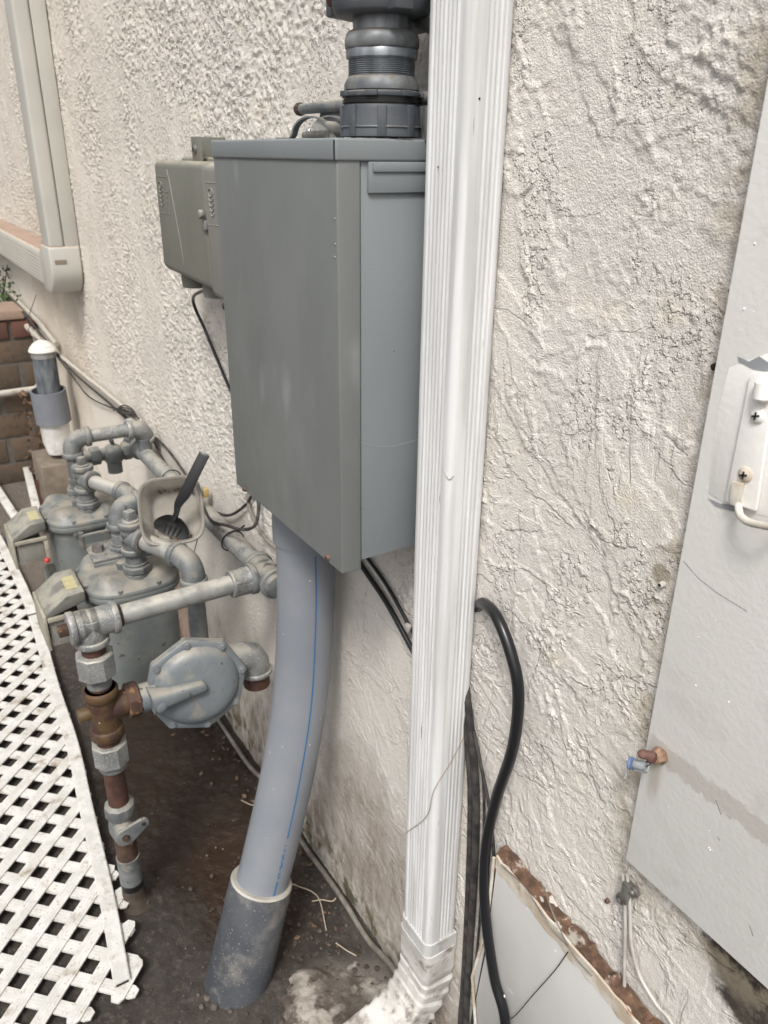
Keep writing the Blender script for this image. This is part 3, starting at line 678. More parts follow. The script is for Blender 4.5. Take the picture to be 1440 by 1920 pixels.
# ------------------------------------------------------------------ downspout
def downspout():
    t = thing('downspout', 'tall white ribbed metal downspout running down the wall beside the large enclosure', 'downspout')
    x0, x1, y0, y1 = -.743, -.672, -.057, -.003
    pr = []
    def corner(cx, cy, a0):
        for i in range(5):
            a = a0+math.pi/2*i/4; pr.append((cx+.006*math.cos(a), cy+.006*math.sin(a), 0, 0))
    prof = []
    rc = .0095
    def arc(cx, cy, a0):
        return [(cx+rc*math.cos(a0+math.pi/2*i/8), cy+rc*math.sin(a0+math.pi/2*i/8)) for i in range(9)]
    n = 140
    front = []
    L = (x1-x0)-2*rc
    for i in range(1, n):
        s = i/n; x = x0+rc+L*s
        rib = 0
        if .02 < s < .92: rib = .0020*max(0, min(1, (.5-.5*math.cos(2*math.pi*(s-.02)/.90*7))*1.9-.45))
        front.append((x, y0+rib))
    side = []
    L2 = (y1-y0)-2*rc
    for i in range(1, n):
        s = i/n; y = y0+rc+L2*s
        rib = 0
        if .30 < s < .98: rib = .0010*max(0, min(1, (.5-.5*math.cos(2*math.pi*(s-.30)/.68*4))*1.9-.45))
        side.append((x1-rib, y))
    prof = arc(x0+rc, y0+rc, math.pi) + front + arc(x1-rc, y0+rc, -math.pi/2) + side + arc(x1-rc, y1-rc, 0) + arc(x0+rc, y1-rc, math.pi/2)
    zs = [.275, .5, .7, .9, .98, 1.03, 1.06, 1.09, 1.15, 1.3, 1.5, 1.8, 2.5]
    b = MB(); rs = []
    for z in zs: rs.append([(x, y, z) for x, y in prof])
    b.rings(rs); tube = b.build('tube', 'downspout_white', t, smooth=60)
    b = MB(); p = W(836, 903, 0, x1)
    q0 = V((x1-.0060, y0+.0005, p.z+.004)); b.tube(spline([q0+V((-.006, -.0002, .006)), q0, q0+V((.0040, .0018, -.003)), q0+V((.0058, .0060, .001))], 4), .0009, 6, rr=None); b.build('dent', 'pvc_ring', tube)
    b = MB()
    for px, py in ((899, 185), (822, 313), (831, 319)):
        q = W(px, py, 0, x1+.0003) if px > 868 else W(px, py, 1, y0+.0010); b = MB(); b.sphere(q, .0011, 8, 6); b.build('speck', 'hole_dark', tube)
    # strap
    b = MB(); pr2 = []
    o = .0022
    for x, y in ((x0-o, y1), (x0-o, y0-o), (x1+o, y0-o), (x1+o, y1)): pr2.append((x, y))
    for i in range(3):
        (xa, ya), (xb, yb) = pr2[i], pr2[i+1]
    za = .262; zb = .300
    sp_ = []
    for cxx, cyy, a0 in ((x0-o+.012, y0-o+.012, math.pi), (x1+o-.012, y0-o+.012, -math.pi/2)):
        sp_ += [(cxx+.012*math.cos(a0+math.pi/2*i/8), cyy+.012*math.sin(a0+math.pi/2*i/8)) for i in range(9)]
    ol = [(x0-o, y1)]+sp_+[(x1+o, y1)]
    b.rings([[(x, y, z) for x, y in ol] for z in (za, za+.001, zb-.001, zb)]); b.build('strap', 'strap_white', t)
    # crimped elbow: kicks the water out from the wall
    b = MB(); cx, cy = (x0+x1)/2, (y0+y1)/2
    hx, hy = (x1-x0)/2+.0035, (y1-y0)/2+.0035
    base = []
    k = 10
    sq = []
    for (sx, sy, a0) in ((1, -1, -math.pi/2), (1, 1, 0), (-1, 1, math.pi/2), (-1, -1, math.pi)):
        for i in range(k):
            a = a0+math.pi/2*i/(k-1); sq.append((sx*(hx-.010)+.010*math.cos(a), sy*(hy-.010)+.010*math.sin(a)))
    pts = [(0.0, 0.0, 0.275), (0, 0, .262)]
    P = []; ang = 0; pos = V((cx, cy, .275)); nst = 110; crim = []
    for i in range(nst+1):
        s = i/nst
        if s > .20 and s < .66: ang = R(68)*((s-.20)/.46)
        elif s >= .66: ang = R(68)
        d = V((0, -math.sin(ang), -math.cos(ang)))
        P.append((pos.copy(), ang)); pos = pos+d*(.300/nst)
        crim.append(1.0 if .17 < s < .70 else 0.0)
    rs = []
    for i, (p, a) in enumerate(P):
        s = i/nst; e1 = V((1, 0, 0)); e2 = V((0, math.cos(a), -math.sin(a)))
        ph = ((s-.17)/.53*7) % 1.0
        am = crim[i]*.0048*(ph**1.3 if ph < .8 else (1-ph)*3.7) if crim[i] else 0
        fl = 1+ max(0, s-.72)*.25
        ring = []
        for (x, y) in sq:
            w = .35+.65*max(0, min(1, (.5 - y/(2*hy))*0+ (.5+ y/(2*hy))))   # crimps deepest on the outside of the bend
            w = 1.15-.45*max(0, min(1, .5-y/(2*hy)))
            q = 1 - am*w/hx*1.0
            ring.append(p + e1*x*(q*fl) + e2*y*(q*fl) + V((random.uniform(-1, 1), random.uniform(-1, 1), random.uniform(-1, 1)))*.0003)
        rs.append(ring)
    b.rings(rs); b.build('elbow', 'elbow_white', t, smooth=28)
downspout()

# ------------------------------------------------------------------ pale line-set duct, far left
def duct():
    t = thing('line_set_duct', 'cream plastic duct coming down the wall and turning a rounded corner at the upper left', 'duct')
    xr = -2.71; w = .115; yf = -.092; ym = -.045
    zb = .985
    b = MB(); b.box((xr-w, ym, zb+.14), (xr, -.002, 2.6)); b.build('base_channel', 'duct_cream', t, bevel=.003)
    b = MB(); b.box((xr-w-.001, yf, zb+.14), (xr+.0015, ym-.001, 2.6)); b.build('cover', 'duct_cream', t, bevel=.010, seg=4)
    # horizontal run
    b = MB(); b.box((-5.3, yf+.004, zb+.004), (xr-w-.02, -.002, zb+.115)); 
    hz = b.build('run_cover', 'duct_cream', t, bevel=.008, seg=4)
    b = MB()
    for k in range(7): b.box((-5.3, yf+.0030, zb+.022+k*.012), (xr-w-.03, yf+.0041, zb+.027+k*.012))
    b.build('run_rib', 'duct_cream', hz)
    b = MB(); b.box((-5.3, -.075, zb+.1152), (xr-w-.03, -.003, zb+.1168)); b.build('run_dust', 'brick_cap', hz)
    # elbow
    b = MB(); n = 14; poly = []
    Rr = .085
    poly = [(xr-w-.05, 0, zb+.12), (xr-w-.05, 0, zb-.003)]
    for i in range(n+1):
        a = -math.pi/2+math.pi/2*i/n; poly.append((xr-Rr+Rr*math.cos(a)+.004, 0, zb+Rr+Rr*math.sin(a)-.003))
    poly += [(xr+.004, 0, zb+.145), (xr-w-.004, 0, zb+.145)]
    for i in range(5):
        a = math.pi*1.0 - 0; 
    b.prism([(x, -.002, z) for x, _, z in poly], (0, yf+.002-.004, 0)); el = b.build('elbow', 'duct_cream', t, bevel=.007, seg=3)
    p0 = W(103, 492, 0, xr+.0045); p1 = W(125, 492, 0, xr+.0045)
    b = MB(); b.box((xr+.0035, p0.y, p0.z-.006), (xr+.0056, p1.y, p0.z+.006)); b.build('slot', 'duct_slot', el)
    # next duct beyond it
    t2 = thing('line_set_duct', 'far cream duct strip at the left edge of the photo beyond the rounded one', 'duct')
    b = MB(); b.box((-4.79, -.05, 1.13), (-4.70, -.002, 2.6)); b.build('cover', 'duct_cream', t2, bevel=.006)
duct()

# ------------------------------------------------------------------ brick planter wall, pipes and plant at the far left
def bricks():
    t = thing('brick_wall', 'low brown brick planter wall at the far left end of the passage', 'brick wall')
    X = -3.79
    b = MB(); b.box((X-.22, -1.6, -.02), (X-.006, -.003, .745)); b.build('mortar', 'mortar', t)
    tops = [.0, .088, .205, .325, .440, .545, .642]; random.seed(5)
    m1, m2, m3 = MB(), MB(), MB()
    z = .0
    rows = [(.0, .09), (.10, .205), (.215, .32), (.33, .43), (.44, .54), (.55, .645)]
    for k, (za, zb) in enumerate(rows):
        y = -1.6 + (k % 2)*.11
        while y < -.01:
            y2 = min(y+.205, -.004)
            mb = m1
            dx = random.uniform(-.003, .003)
            mb.box((X-.10, y+.005, za), (X+dx, y2-.005, zb)); y += .215
    y = -1.6
    while y < -.01:
        y2 = min(y+.16, -.006); m2.box((X-.12, y+.005, .655), (X+.006, y2-.005, .728)); y += .165
    m3.box((X-.24, -1.6, .735), (X+.014, -.05, .775))
    m1.build('brick_course', 'brick', t, bevel=.006); m2.build('red_course', 'brick_red', t, bevel=.006); m3.build('coping', 'brick_cap', t, bevel=.008)
bricks()
def far_pipes():
    X = -3.76
    t = thing('irrigation_pipe', 'thin pale plastic pipe elbowing across the face of the brick wall', 'pipe')
    a = W(0, 742, 0, X); c = W(84, 727, 0, X); top = W(68, 632, 0, X)
    b = MB(); b.cyl((X, a.y-.6, a.z-.0), (X, c.y-.02, c.z), .0145, n=16); b.build('pipe', 'pipe_cream', t)
    b = MB(); b.cyl((X, c.y, c.z+.01), (X, c.y, top.z+.03), .0145, n=16); b.build('pipe', 'pipe_cream', t)
    b = MB(); elbow_mb(b, (X, c.y, c.z), (0, -1, 0), (0, 0, 1), .0165, .026); b.build('elbow', 'pipe_cream', t)
    t = thing('wall_conduit', 'pale conduit running along the wall from the planter towards the gas meters', 'conduit')
    p = W(60, 622, 1, -.045); z = p.z
    b = MB(); e = W(252, 800, 1, -.035)
    b.tube([(-5.3, -.045, z+.03), (-3.6, -.045, z), (-3.5, -.040, z-.005), (e.x, -.012, e.z+.01)], .0135, 14, rr=[.0135, .0135, .007, .006]); b.build('pipe', 'pipe_cream', t)
    b = MB(); b.cyl((-4.05, -.045, z+.006), (-3.95, -.045, z+.004), .018, n=16); b.build('coupling', 'pipe_cream', t)
    t = thing('wall_conduit', 'thinner upper conduit lying against the wall above the first one at the planter', 'conduit')
    b = MB(); b.tube([(-5.3, -.02, z+.09), (-3.6, -.02, z+.045), (-3.3, -.018, z+.015)], .010, 12); b.build('pipe', 'pipe_cream', t)
    # white fittings where the conduit ends by the meters
    t = thing('pipe_fitting', 'small white threaded fitting beside the wall above the farther gas meter', 'pipe fitting')
    q = V((e.x, -.040, e.z)); b = MB(); b.cyl(q+V((-.03, 0, 0)), q+V((.05, 0, -.004)), .019, n=10, bev=.002); b.build('body', 'galv_bright', t)
    b = MB(); b.cyl(q+V((.05, 0, -.004)), q+V((.12, -.002, -.008)), .014, n=14); b.build('nipple', 'pipe_cream', t)
    # capped vent riser
    t = thing('vent_riser', 'white plastic riser with a grey coupling and domed white cap behind the gas meters', 'vent pipe')
    x, y = -3.15, -.095
    b = MB(); b.lathe((x, y, .33), (0, 0, 1), [(0, .040), (.05, .052), (.13, .053)], 28); b.build('reducer', 'pvc_white', t)
    b = MB(); u = V((.04, -.03, 1)); b.lathe((x, y, .455), u, [(0, .064), (.125, .064), (.125, .0575), (.06, .0575)], 32); b.build('coupling', 'pipe_coupling', t)
    b = MB(); b.cyl((x+.002, y, .46), (x-.01, y+.004, .74), .042, n=28); b.build('pipe', 'vent_dark', t)
    b = MB(); b.lathe((x-.010, y+.004, .700), (0, 0, 1), [(0, .044), (.0, .0455), (.02, .0455), (.022, .044)], 28); b.build('collar', 'galv', t)
    b = MB(); b.lathe((x-.010, y+.004, .722), (0, 0, 1), [(0, .050), (.003, .051), (.014, .046), (.028, .034), (.038, .018), (.041, .002)], 28); b.build('cap', 'white_cap', t)
    # block it stands on
    t = thing('masonry_block', 'tan masonry block standing under the capped white vent riser', 'block')
    b = MB(); b.box((x-.13, y-.085, .13), (x+.09, y+.075, .31)); b.build('upper_block', 'block_tan', t, bevel=.006)
    b = MB(); b.box((x-.15, y-.05, 0), (x+.05, y+.08, .129)); b.build('lower_block', 'block_tan', t, bevel=.006)
    # loose brown slab of board by the wall
    t = thing('loose_board', 'narrow reddish brown board leaning between the block and the farther gas meter', 'board')
    p = W(72, 905, 2, .20); q = W(90, 985, 2, .0)
    b = MB(); d = V(q)-V(p); b.obox((V(p)+V(q))/2, d/2, (.0, .010, .0), (0, 0, .012)); b.build('board', 'brick_red', t)
far_pipes()

def leaves():
    random.seed(11)
    t = thing('shrub', 'dark green leafy shrub in the planter at the far left beyond the brick wall', 'shrub')
    st = MB(); b = MB()
    for k in range(26):
        o = V((random.uniform(-4.75, -4.0), random.uniform(-.32, -.02), .70)); tip = o+V((random.uniform(-.15, .15), random.uniform(-.12, .08), random.uniform(.10, .34)))
        tip.y = min(tip.y, -.012)
        mid = (o+tip)/2+V((random.uniform(-.03, .03), 0, 0)); st.tube([o, mid, tip], .003, 5)
        for j in range(46):
            f = random.random(); p = o.lerp(tip, f)+V((random.gauss(0, .035), random.gauss(0, .035), random.gauss(0, .02)))
            p.y = min(p.y, -.01)
            d = V((random.gauss(0, 1), random.gauss(0, 1), random.gauss(0, .6))).normalized(); s = d.cross(V((random.gauss(0, 1), random.gauss(0, 1), random.gauss(0, 1)))).normalized()
            L = random.uniform(.012, .026); w = L*.42; n = d.cross(s)*L*.12
            b.add([p, p+d*L*.5+s*w+n, p+d*L, p+d*L*.5-s*w+n], [(0, 1, 2), (0, 2, 3)])
    st.build('stem', 'mud', t); b.build('foliage', 'leaf', t, normals=False)
    t = tag(MB().box((-5.2, -1.6, -.02), (-4.0, -.004, .69)).build('planter_soil', 'mud'), kind='structure')
    # dry leaves caught in the corner by the brick wall
    b = MB()
    for k in range(150):
        p = V((random.uniform(-3.74, -3.60), random.uniform(-.13, -.01), 0)); p.z = random.uniform(.02, .42)*(1 if random.random() < .7 else .4)
        d = V((random.gauss(0, 1), random.gauss(0, 1), random.gauss(0, 1))).normalized(); s = d.cross(V((random.gauss(0, 1), random.gauss(0, 1), random.gauss(0, 1)))).normalized()
        L = random.uniform(.025, .055); w = L*.3; n = d.cross(s)*L*.25; p.y = min(p.y, -.03)
        b.add([p, p+d*L*.5+s*w+n, p+d*L, p+d*L*.5-s*w+n], [(0, 1, 2), (0, 2, 3)])
    tag(b.build('dry_vine', 'dry_leaf', normals=False), 'clump of dry brown leaves in the corner between brick wall and stucco', 'dry vine')
leaves()

# ------------------------------------------------------------------ gas meters
def superr(a, hx, hy, p=3.2):
    c, s = math.cos(a), math.sin(a)
    k = (abs(c/hx)**p+abs(s/hy)**p)**(-1/p); return c*k, s*k
def meter(label, cx, cy, zt):
    """zt: height of the cover flange"""
    t = thing('gas_meter', label, 'gas meter', 'gas meters along the wall')
    hx, hy = .098, .096; n = 56; H = .255
    def ring(z, k, sx=1, sy=1, lift=None):
        return [V((cx+x*k*sx, cy+y*k*sy, z+(lift(x*k, y*k) if lift else 0))) for x, y in (superr(2*math.pi*i/n, hx, hy) for i in range(n))]
    b = MB(); b.rings([ring(zt-H, .70), ring(zt-H+.010, .84), ring(zt-H+.04, .90), ring(zt-.07, .90), ring(zt-.012, .885)]); body = b.build('body', 'meter_paint', t, smooth=60)
    b = MB(); b.cyl((cx-.03, cy-.05, zt-H+.075), (cx-.03, cy-.108, zt-H+.075), .036, n=24, bev=.006); b.build('diaphragm_boss', 'meter_paint', body)
    b = MB(); b.rings([ring(zt-.013, .985), ring(zt-.011, 1.0), ring(zt-.001, 1.0), ring(zt+.001, .985)]); b.build('lower_flange', 'meter_paint', t, smooth=50)
    # domed cover with lobes
    def lobes(x, y):
        q = 0
        for ax, ay in ((.055, .055), (.055, -.055), (-.055, .055), (-.055, -.055)):
            q += math.exp(-(((x-ax)**2+(y-ay)**2)/(.032**2)))
        return .017*q
    rs = [ring(zt+.0025, 1.0), ring(zt+.0095, 1.0), ring(zt+.0115, .97)]
    for k, h in ((.92, .014), (.85, .018), (.75, .020), (.62, .021), (.48, .021), (.33, .021), (.18, .021), (.04, .021)):
        rs.append(ring(zt+h, k, lift=lambda x, y, k=k: lobes(x, y)*min(1, (1-k)*7)))
    b = MB(); b.rings(rs); cov = b.build('cover', 'meter_paint', t, smooth=60)
    for i in range(8):
        a = 2*math.pi*(i+.5)/8; x, y = superr(a, hx, hy); x *= .955; y *= .955
        b = MB(); b.cyl((cx+x, cy+y, zt+.008), (cx+x, cy+y, zt+.017), .0048, n=6); b.build('bolt', 'galv_dull', cov); b = MB(); b.cyl((cx+x, cy+y, zt-.022), (cx+x, cy+y, zt-.013), .0055, n=10); b.build('nut', 'galv_dull', cov)
    b = MB(); b.cyl((cx+.012, cy-.012, zt+.018), (cx+.012, cy-.012, zt+.038), .0105, n=14, bev=.001); b.build('plug', 'galv_dull', cov)
    conns = []
    for s in (1, -1):
        X = cx+s*.052; Y = cy+.008
        b = MB(); b.cyl((X, Y, zt+.012), (X, Y, zt+.031), .0245, n=28, bev=.002); b.build('port', 'meter_paint', cov)
        b = MB(); hexnut(b, (X, Y, zt+.0315), (X, Y, zt+.047), .0285, n=8); b.cyl((X, Y, zt+.047), (X, Y, zt+.052), .0235, n=24); b.build('union_nut', 'galv_dull', t)
        b = MB(); b.cyl((X, Y, zt+.052), (X, Y, zt+.072), .0195, n=24); b.build('swivel', 'galv_dull', t)
        conns.append(V((X, Y, zt+.072)))
    # index housing on the passage side
    yb = cy-.098; x0, x1 = cx-.045, cx+.066
    z1, z0 = zt+.028, zt-.085
    hood = MB()
    hood.prism([(x0, yb, z1-.030), (x0, yb-.080, z1-.050), (x0, yb-.077, z1-.038), (x0, yb-.036, z1-.008), (x0, yb, z1-.006)], (x1-x0, 0, 0))
    ho = hood.build('index_hood', 'meter_hood', t, bevel=.004, seg=3)
    b = MB(); b.box((x0+.035, yb-.030, z1-.009), (x1-.022, yb-.008, z1-.0058)); b.build('sticker', 'meter_sticker', ho)
    b = MB(); b.box((x0-.002, yb-.083, z0-.004), (x1+.003, yb-.0765, z1-.040)); b.box((x1-.004, yb-.076, z1-.056), (x1+.003, yb-.002, z1-.046))
    b.box((x1-.003, yb-.011, z0), (x1+.003, yb-.001, z1-.057)); b.build('index_frame', 'meter_frame', t, bevel=.002)
    b = MB(); b.box((x0+.001, yb-.075, z0), (x1-.0045, yb-.012, z1-.0585)); b.build('index_window', 'meter_glass', t, bevel=.003)
    b = MB(); b.box((x0+.010, yb-.062, z0+.006), (x1-.007, yb-.014, z1-.061)); b.box((x0+.02, yb-.073, z0+.02), (x1-.03, yb-.066, z1-.08)); b.build('index_dials', 'meter_inner', t, bevel=.002)
    b = MB(); b.sphere((x1+.004, yb-.012, z0+.004), .007, 8, 6); b.build('seal', 'red_tag', t)
    return conns
M1x = -1.515; m1 = meter('nearer grey gas meter behind the long cross pipe and round regulator', M1x, -.243, .600)
M2x = -1.985; m2 = meter('farther grey gas meter between the capped vent riser and the nearer meter', M2x, -.236, .560)

def meter_piping(conns, plug_square, drop_to, lab1, lab2, wall_hit, yend=-.045, down=True):
    near, far = conns
    rp = .0172
    # near port: tee with plug, diagonal pipe, elbow, drop
    t = thing('gas_pipe', lab1, 'gas pipe', 'gas pipes of the meters')
    tz = near.z+.034; c = V((near.x, near.y, tz))
    tgt = V(W(drop_to[0], drop_to[1], 2, tz)); d = (tgt-c); L = d.length; d.normalize()
    b = MB(); tee_mb(b, c, [((0, 0, 1), .034), ((0, 0, -1), .034), (d, .036)], .0222); b.build('tee', 'galv_dull', t, smooth=50)
    b = MB(); b.lathe(c+V((0, 0, .034)), (0, 0, 1), [(0, .0165), (.003, .0165), (.004, .012)], 20); b.obox(c+V((0, 0, .046)), (.0085, .003, 0), (-.003, .0085, 0), (0, 0, .010)); b.build('plug', 'galv' if plug_square else 'galv_dull', t, bevel=.0015)
    b = MB(); b.cyl(c+d*.034, c+d*(L-.030), rp, n=24); b.build('pipe', 'galv_bright', t)
    b = MB(); b.cyl(c+d*.030, c+d*.040, rp+.0014, n=24); b.build('thread', 'rust', t)
    b = MB(); elbow_mb(b, tgt, -d, (0, 0, -1), .0222, .036); b.build('elbow', 'galv_dull', t, smooth=50)
    b = MB(); b.cyl(tgt-V((0, 0, .036)), tgt-V((0, 0, .30)), rp, n=20); b.build('drop_pipe', 'galv_dull', t)
    # far port: elbow to the wall
    t = thing('gas_pipe', lab2, 'gas pipe', 'gas pipes of the meters')
    c = far+V((0, 0, wall_hit)); e = V((c.x, yend, c.z))
    b = MB(); b.cyl(far-V((0, 0, .004)), c-V((0, 0, .030)), rp, n=20); b.build('pipe', 'galv_dull', t)
    b = MB(); elbow_mb(b, c, (0, 0, -1), (0, 1, 0), .0222, .036); b.build('elbow', 'galv_dull', t, smooth=50)
    b = MB(); b.cyl(c+V((0, .036, 0)), e-V((0, .02, 0)), rp, n=20); b.build('pipe', 'galv', t)
    if not down: return
    b = MB(); elbow_mb(b, e, (0, -1, 0), (-.35, .2, -1), .0222, .030); b.build('elbow', 'galv', t, smooth=50)
    b = MB(); b.cyl(e+V((0, 0, -.03)), e+V((0, 0, -.07)), rp, n=20); b.build('nipple', 'galv_dull', t)
meter_piping(m1, True, (360, 1052), 'pale galvanised pipe with square-plug tee on top of the nearer meter', 'grey elbow and pipe leaving the back port of the nearer meter', .060, -.035, False)
meter_piping(m2, False, (250, 930), 'pale galvanised pipe with capped tee on top of the farther meter', 'grey elbow and pipe from the farther meter up to the wall', .105)

# manifold along the wall
def manifold():
    t = thing('gas_manifold', 'long galvanised gas pipe running along the wall behind both meters', 'gas pipe')
    y, z = -.045, .668; r = .0205
    b = MB(); b.tube([(-2.12, y, z-.008), (-1.7, y, z-.002), (-1.30, y, z)], r, 24); b.build('pipe', 'galv', t)
    b = MB(); tee_mb(b, (-1.251, y, z), [((-1, 0, 0), .045), ((1, 0, 0), .045), ((0, -1, 0), .036)], .0265); b.build('tee', 'galv_dull', t, smooth=50)
    b = MB(); b.lathe((-1.205, y, z), (1, 0, 0), [(0, .024), (.01, .022), (.012, .012)], 20); b.build('plug', 'galv_dull', t)
    b = MB(); tee_mb(b, (-2.13, y, z-.008), [((1, 0, 0), .04), ((-1, 0, 0), .03), ((0, 0, 1), .03)], .026); b.build('tee', 'galv_dull', t, smooth=50)
    # house-side valve between the far meter and the manifold
    t = thing('gas_valve', 'dark grey gas cock beneath the farther meter\'s wall pipe', 'valve')
    q = V(W(205, 850, 0, -2.12)); q.x = -2.12
    b = MB(); b.cyl((q.x, q.y-.075, q.z), (q.x, -.06, q.z), .017, n=18); b.build('pipe', 'galv_dull', t)
    b = MB(); hexnut(b, (q.x, q.y-.05, q.z), (q.x, q.y-.025, q.z), .025); b.sphere((q.x, q.y+.01, q.z-.004), .030, 18, 10); b.cyl((q.x, q.y+.01, q.z-.055), (q.x, q.y+.01, q.z), .020, n=16); hexnut(b, (q.x, q.y+.035, q.z), (q.x, q.y+.058, q.z), .025); b.build('body', 'meter_paint', t, smooth=50)
    b = MB(); b.obox((q.x, q.y+.01, q.z+.033), (.012, 0, 0), (0, .004, 0), (0, 0, .006)); b.build('key', 'cable_old', t, bevel=.001)
manifold()

# ------------------------------------------------------------------ foreground gas riser
def riser():
    t = thing('gas_riser', 'rusty vertical gas service riser with shutoff valve and long pipe crossing to the wall', 'gas riser')
    x, y = -1.251, -.3725
    z = lambda q: V((x, y, q))
    def cyl(n, z0, z1, r, m, **k): b = MB(); b.cyl(z(z0), z(z1), r, n=24, **k); return b.build(n, m, t)
    def nut(n, z0, z1, r, m, ph=.2, k=8): b = MB(); hexnut(b, z(z0), z(z1), r, ph, k); return b.build(n, m, t)
    T = z(.664)
    b = MB(); tee_mb(b, T, [((0, -1, 0), .035), ((0, 1, 0), .048), ((0, 0, -1), .040)], .0255); b.build('tee', 'galv', t, smooth=50)
    b = MB(); b.obox(T+V((0, -.041, 0)), (.0085, 0, 0), (0, .010, 0), (0, 0, .0085)); b.build('tee_plug', 'rust', t, bevel=.0015)
    b = MB(); b.cyl(T+V((0, .046, 0)), V((x, -.112, .667)), .0182, n=28); b.build('cross_pipe', 'galv_bright', t)
    b = MB(); b.cyl(T+V((0, .044, 0)), T+V((0, .054, 0)), .0195, n=24); b.build('thread', 'rust', t)
    b = MB(); b.lathe((x, -.118, .667), (0, 1, 0), [(0, .0255), (.004, .0262), (.007, .0242), (.034, .0242), (.037, .0262), (.041, .0255)], 28)
    for k in range(4):
        a = math.pi/2*k+.5; b.obox((x+.0243*math.cos(a), -.0975, .667+.0243*math.sin(a)), V((math.cos(a), 0, math.sin(a)))*.0015, V((0, .016, 0)), V((-math.sin(a), 0, math.cos(a)))*.0025)
    b.build('coupling', 'galv', t)
    cyl('nipple', .604, .630, .0205, 'rust_dark')
    nut('union', .560, .606, .0335, 'galv')
    cyl('union_neck', .538, .561, .0215, 'galv_dull')
    C = z(.485)
    cyl('nipple', .530, .540, .0195, 'rust_dark')
    b = MB(); b.cyl(z(.438), z(.532), .0262, n=28); b.lathe(z(.512), (0, 0, 1), [(0, .027), (.003, .0305), (.017, .0305), (.020, .027)], 28); b.lathe(z(.425), (0, 0, 1), [(0, .027), (.003, .0300), (.020, .0300), (.023, .027)], 28)
    b.cyl(C, C+V((0, .042, 0)), .0240, n=28); b.cyl(C, C-V((0, .045, 0)), .0125, n=18, bev=.002); b.build('service_tee', 'rust_yellow', t, smooth=50)
    b = MB(); hexnut(b, C+V((0, .040, 0)), C+V((0, .064, 0)), .0330, .3, 8); b.build('side_nut', 'rust', t)
    cyl('nipple', .412, .427, .0215, 'rust_dark')
    nut('union', .366, .412, .0325, 'galv'); cyl('union_neck', .352, .367, .0245, 'galv_dull')
    cyl('pipe', .262, .353, .0195, 'rust_dark')
    b = MB(); b.lathe(z(.262), (0, 0, -1), [(-.006, .022), (0, .028), (.022, .029), (.030, .024), (.045, .026), (.062, .026), (.080, .021), (.085, .020)], 10); v = b.build('valve_body', 'galv_dull', t)
    d = V((1, -.10, 0)).normalized(); s = V((.10, 1, 0)); c = z(.214)
    b = MB(); b.cyl(c, c+d*.036, .021, n=20, bev=.002); b.build('valve_core', 'galv_dull', v)
    tipv = (s*.75+V((0, 0, .45))).normalized(); pn = d.cross(tipv)
    b = MB(); poly = []
    for i in range(9):
        a = -math.pi/2+math.pi*i/8; poly.append(c+d*.036+tipv*(.040+.011*math.cos(a))+pn*.011*math.sin(a))
    for i in range(9):
        a = math.pi/2+math.pi*i/8; poly.append(c+d*.036+tipv*(.019*math.cos(a))+pn*.019*math.sin(a))
    b.prism(poly, d*.007); b.build('valve_lever', 'galv_dull', v, bevel=.001)
    b = MB(); b.cyl(c+d*.0425, c+d*.0445, .0072, n=14); q = c+d*.0435+tipv*.041; b.cyl(q, q+d*.0012, .0042, n=14); b.build('lever_hole', 'hole_dark', v)
    b = MB(); b.cyl(c+d*.0445, c+d*.0485, .0055, n=6); b.build('valve_pin', 'rust', v)
    cyl('pipe', .125, .180, .0205, 'rust')
    cyl('sleeve', .062, .128, .0225, 'galv_dull'); cyl('tape', .045, .063, .0218, 'black_tape')
    b = MB(); b.lathe(z(-.01), (0, 0, 1), [(0, .040), (.010, .032), (.020, .025), (.040, .0222), (.056, .0218)], 20); b.build('mud_collar', 'mud', t)
riser()

